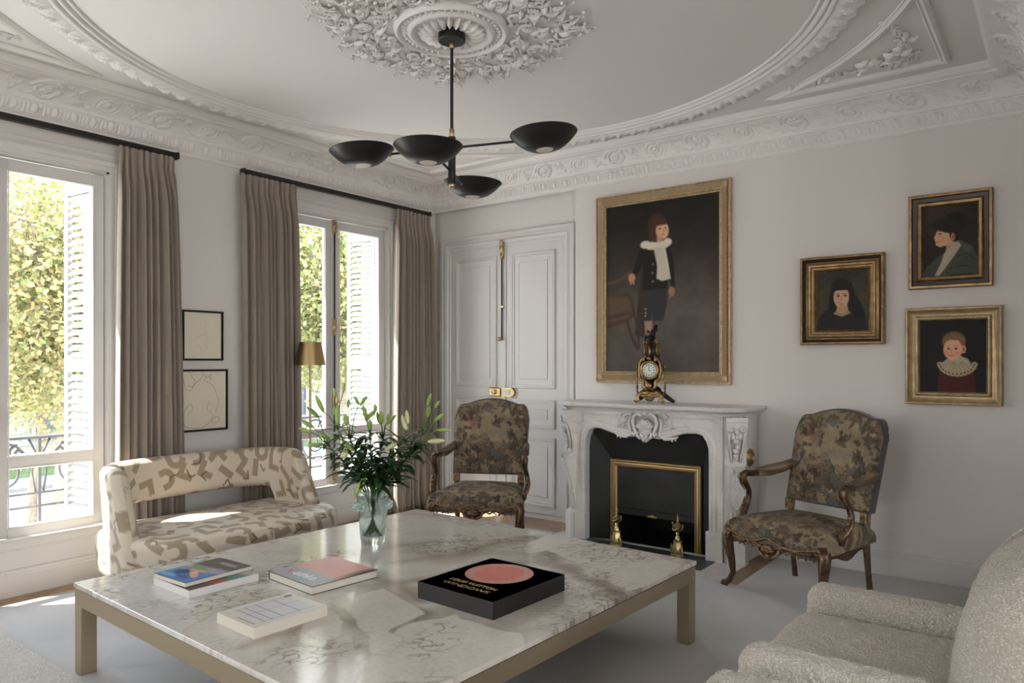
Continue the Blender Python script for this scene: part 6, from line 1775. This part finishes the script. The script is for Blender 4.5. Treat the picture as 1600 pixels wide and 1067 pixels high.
# ------------------------------------------------------------------ boucle armchair and pouf
def boucle_mat():
    m, nt, b = newmat('cream_boucle'); L = nt.links; b.inputs['Roughness'].default_value = .95; b.inputs['Sheen Weight'].default_value = .3
    tc = N(nt, 'ShaderNodeTexCoord'); vo = N(nt, 'ShaderNodeTexVoronoi', i_Scale=150.0); no = N(nt, 'ShaderNodeTexNoise', i_Scale=110.0, i_Detail=3.0)
    L.new(tc.outputs['Object'], vo.inputs['Vector']); L.new(tc.outputs['Object'], no.inputs['Vector'])
    ad = N(nt, 'ShaderNodeMath', operation='MULTIPLY_ADD'); ad.inputs[1].default_value = -.8; L.new(vo.outputs['Distance'], ad.inputs[0]); L.new(no.outputs['Fac'], ad.inputs[2])
    bp = N(nt, 'ShaderNodeBump', i_Strength=1.0, i_Distance=.007); L.new(ad.outputs[0], bp.inputs['Height']); L.new(bp.outputs['Normal'], b.inputs['Normal'])
    r = ramp(nt, [(.1, (.46,.415,.35)), (.45, (.68,.635,.56))]); L.new(ad.outputs[0], r.inputs['Fac']); L.new(r.outputs['Color'], b.inputs['Base Color'])
    return m
M['boucle'] = boucle_mat()
def n3(x, y, z, f, sd): return (fnoise(x*f+z*f*.7, y*f-z*f*.6, sd, 2)+fnoise(y*f+x*.3*f, z*f+x*f*.5, sd+1, 2))*.7
def rbox(name, c, h, r_, step, parent, amp=.0045, fn=None):
    """rounded box with nubby woven surface"""
    me_v = []; me_f = []; off = 0
    h = np.array(h, float)
    for ax in range(3):
        o = [k for k in range(3) if k != ax]
        n1 = int(2*h[o[0]]/step)+2; n2 = int(2*h[o[1]]/step)+2
        A, Bq = np.meshgrid(np.linspace(-h[o[0]], h[o[0]], n1), np.linspace(-h[o[1]], h[o[1]], n2), indexing='ij')
        for sg in (-1, 1):
            P_ = np.zeros(A.shape+(3,)); P_[..., o[0]] = A; P_[..., o[1]] = Bq; P_[..., ax] = sg*h[ax]
            core = np.clip(P_, -(h-r_), h-r_); d = P_-core; d /= np.linalg.norm(d, axis=-1, keepdims=True)+1e-9
            P_ = core+d*r_
            q = P_+np.array(c)*3.1
            P_ = P_+d*(n3(q[..., 0], q[..., 1], q[..., 2], 95, 5)*amp+n3(q[..., 0], q[..., 1], q[..., 2], 9, 9)*.004)[..., None]
            if fn: P_ = fn(P_)
            I = np.arange(n1*n2).reshape(n1, n2)+off; f_ = np.stack([I[:-1,:-1], I[1:,:-1], I[1:,1:], I[:-1,1:]], -1).reshape(-1, 4)
            if (sg < 0) != (ax == 1): f_ = f_[:, ::-1]
            me_v.append(P_.reshape(-1, 3)); me_f.append(f_); off += n1*n2
    V = np.concatenate(me_v)+np.array(c); F = np.concatenate(me_f)
    me = bpy.data.meshes.new(name); me.vertices.add(len(V)); me.vertices.foreach_set('co', V.reshape(-1).astype(np.float32))
    me.loops.add(len(F)*4); me.loops.foreach_set('vertex_index', F.reshape(-1).astype(np.int32)); me.polygons.add(len(F)); me.polygons.foreach_set('loop_start', (np.arange(len(F))*4).astype(np.int32))
    me.update(calc_edges=True); me.shade_smooth(); me.materials.append(M['boucle'])
    import bmesh
    bm = bmesh.new(); bm.from_mesh(me); bmesh.ops.remove_doubles(bm, verts=bm.verts, dist=.0006); bm.to_mesh(me); bm.free()
    o = bpy.data.objects.new(name, me); COL.objects.link(o); o.parent = parent
    return o
bc = thing('boucle_armchair', 'cream boucle armchair with a plump rounded back at the lower right', 'armchair', (4.60, -2.76, .014))
def dome(P_): P_ = P_.copy(); m_ = P_[..., 2] > 0; P_[..., 2] += .022*np.clip(1-(P_[..., 1]/.30)**2, 0, 1)*m_*np.clip((P_[..., 0]+.36)/.1, 0, 1); return P_
rbox('seat_cushion', (-.01, 0, .345), (.325, .300, .120), .055, .0050, bc, .0045, dome)
rbox('base', (.05, 0, .16), (.31, .40, .09), .03, .012, bc, .003)
for s_ in (-1, 1):
    rbox('arm', (.03, s_*.372, .315), (.350, .074, .232), .052, .0048, bc)
def backfn(P_):
    P_ = P_.copy(); z_ = P_[..., 2]; P_[..., 0] = P_[..., 0]*(1-.25*np.clip(np.abs(z_)/.33, 0, 1)**3) + .14*np.clip(z_+.3, 0, 1)**1.2; P_[..., 1] *= 1-.16*np.clip(z_/.33, 0, 1)**2; return P_
rbox('back_cushion', (.375, 0, .565), (.185, .42, .32), .18, .0052, bc, .0045, backfn)
q = MB(); a_ = np.linspace(-1.25, 1.25, 40)
q.tube([(.36-.17*math.cos(a)*.98+.16*max(0, .3+.24*1)**1.2*0+.02+.10*(.3+.31*math.sin(a)), .20+.0*a, .60+.31*math.sin(a)) for a in a_], .003, 5)
q.build('seam', M['boucle'], bc, smooth=180)
for (x, y) in ((-.24,-.34),(-.24,.34),(.30,-.34),(.30,.34)):
    q = MB(); q.tube([(x,y,0),(x,y,.08)], [.016,.022], 10); q.build('foot', M['frame_dark'], bc, smooth=40)
pf = thing('boucle_pouf', 'cream boucle pouf just peeking in at the bottom edge', 'pouf', (4.475, -3.60, .004))
rbox('pouf_body', (0, 0, .31), (.165, .20, .286), .06, .006, pf)
q = MB(); q.lathe([(.14,0),(.15,.025)], 0,0,0, 32); q.build('base', M['frame_dark'], pf, smooth=40)
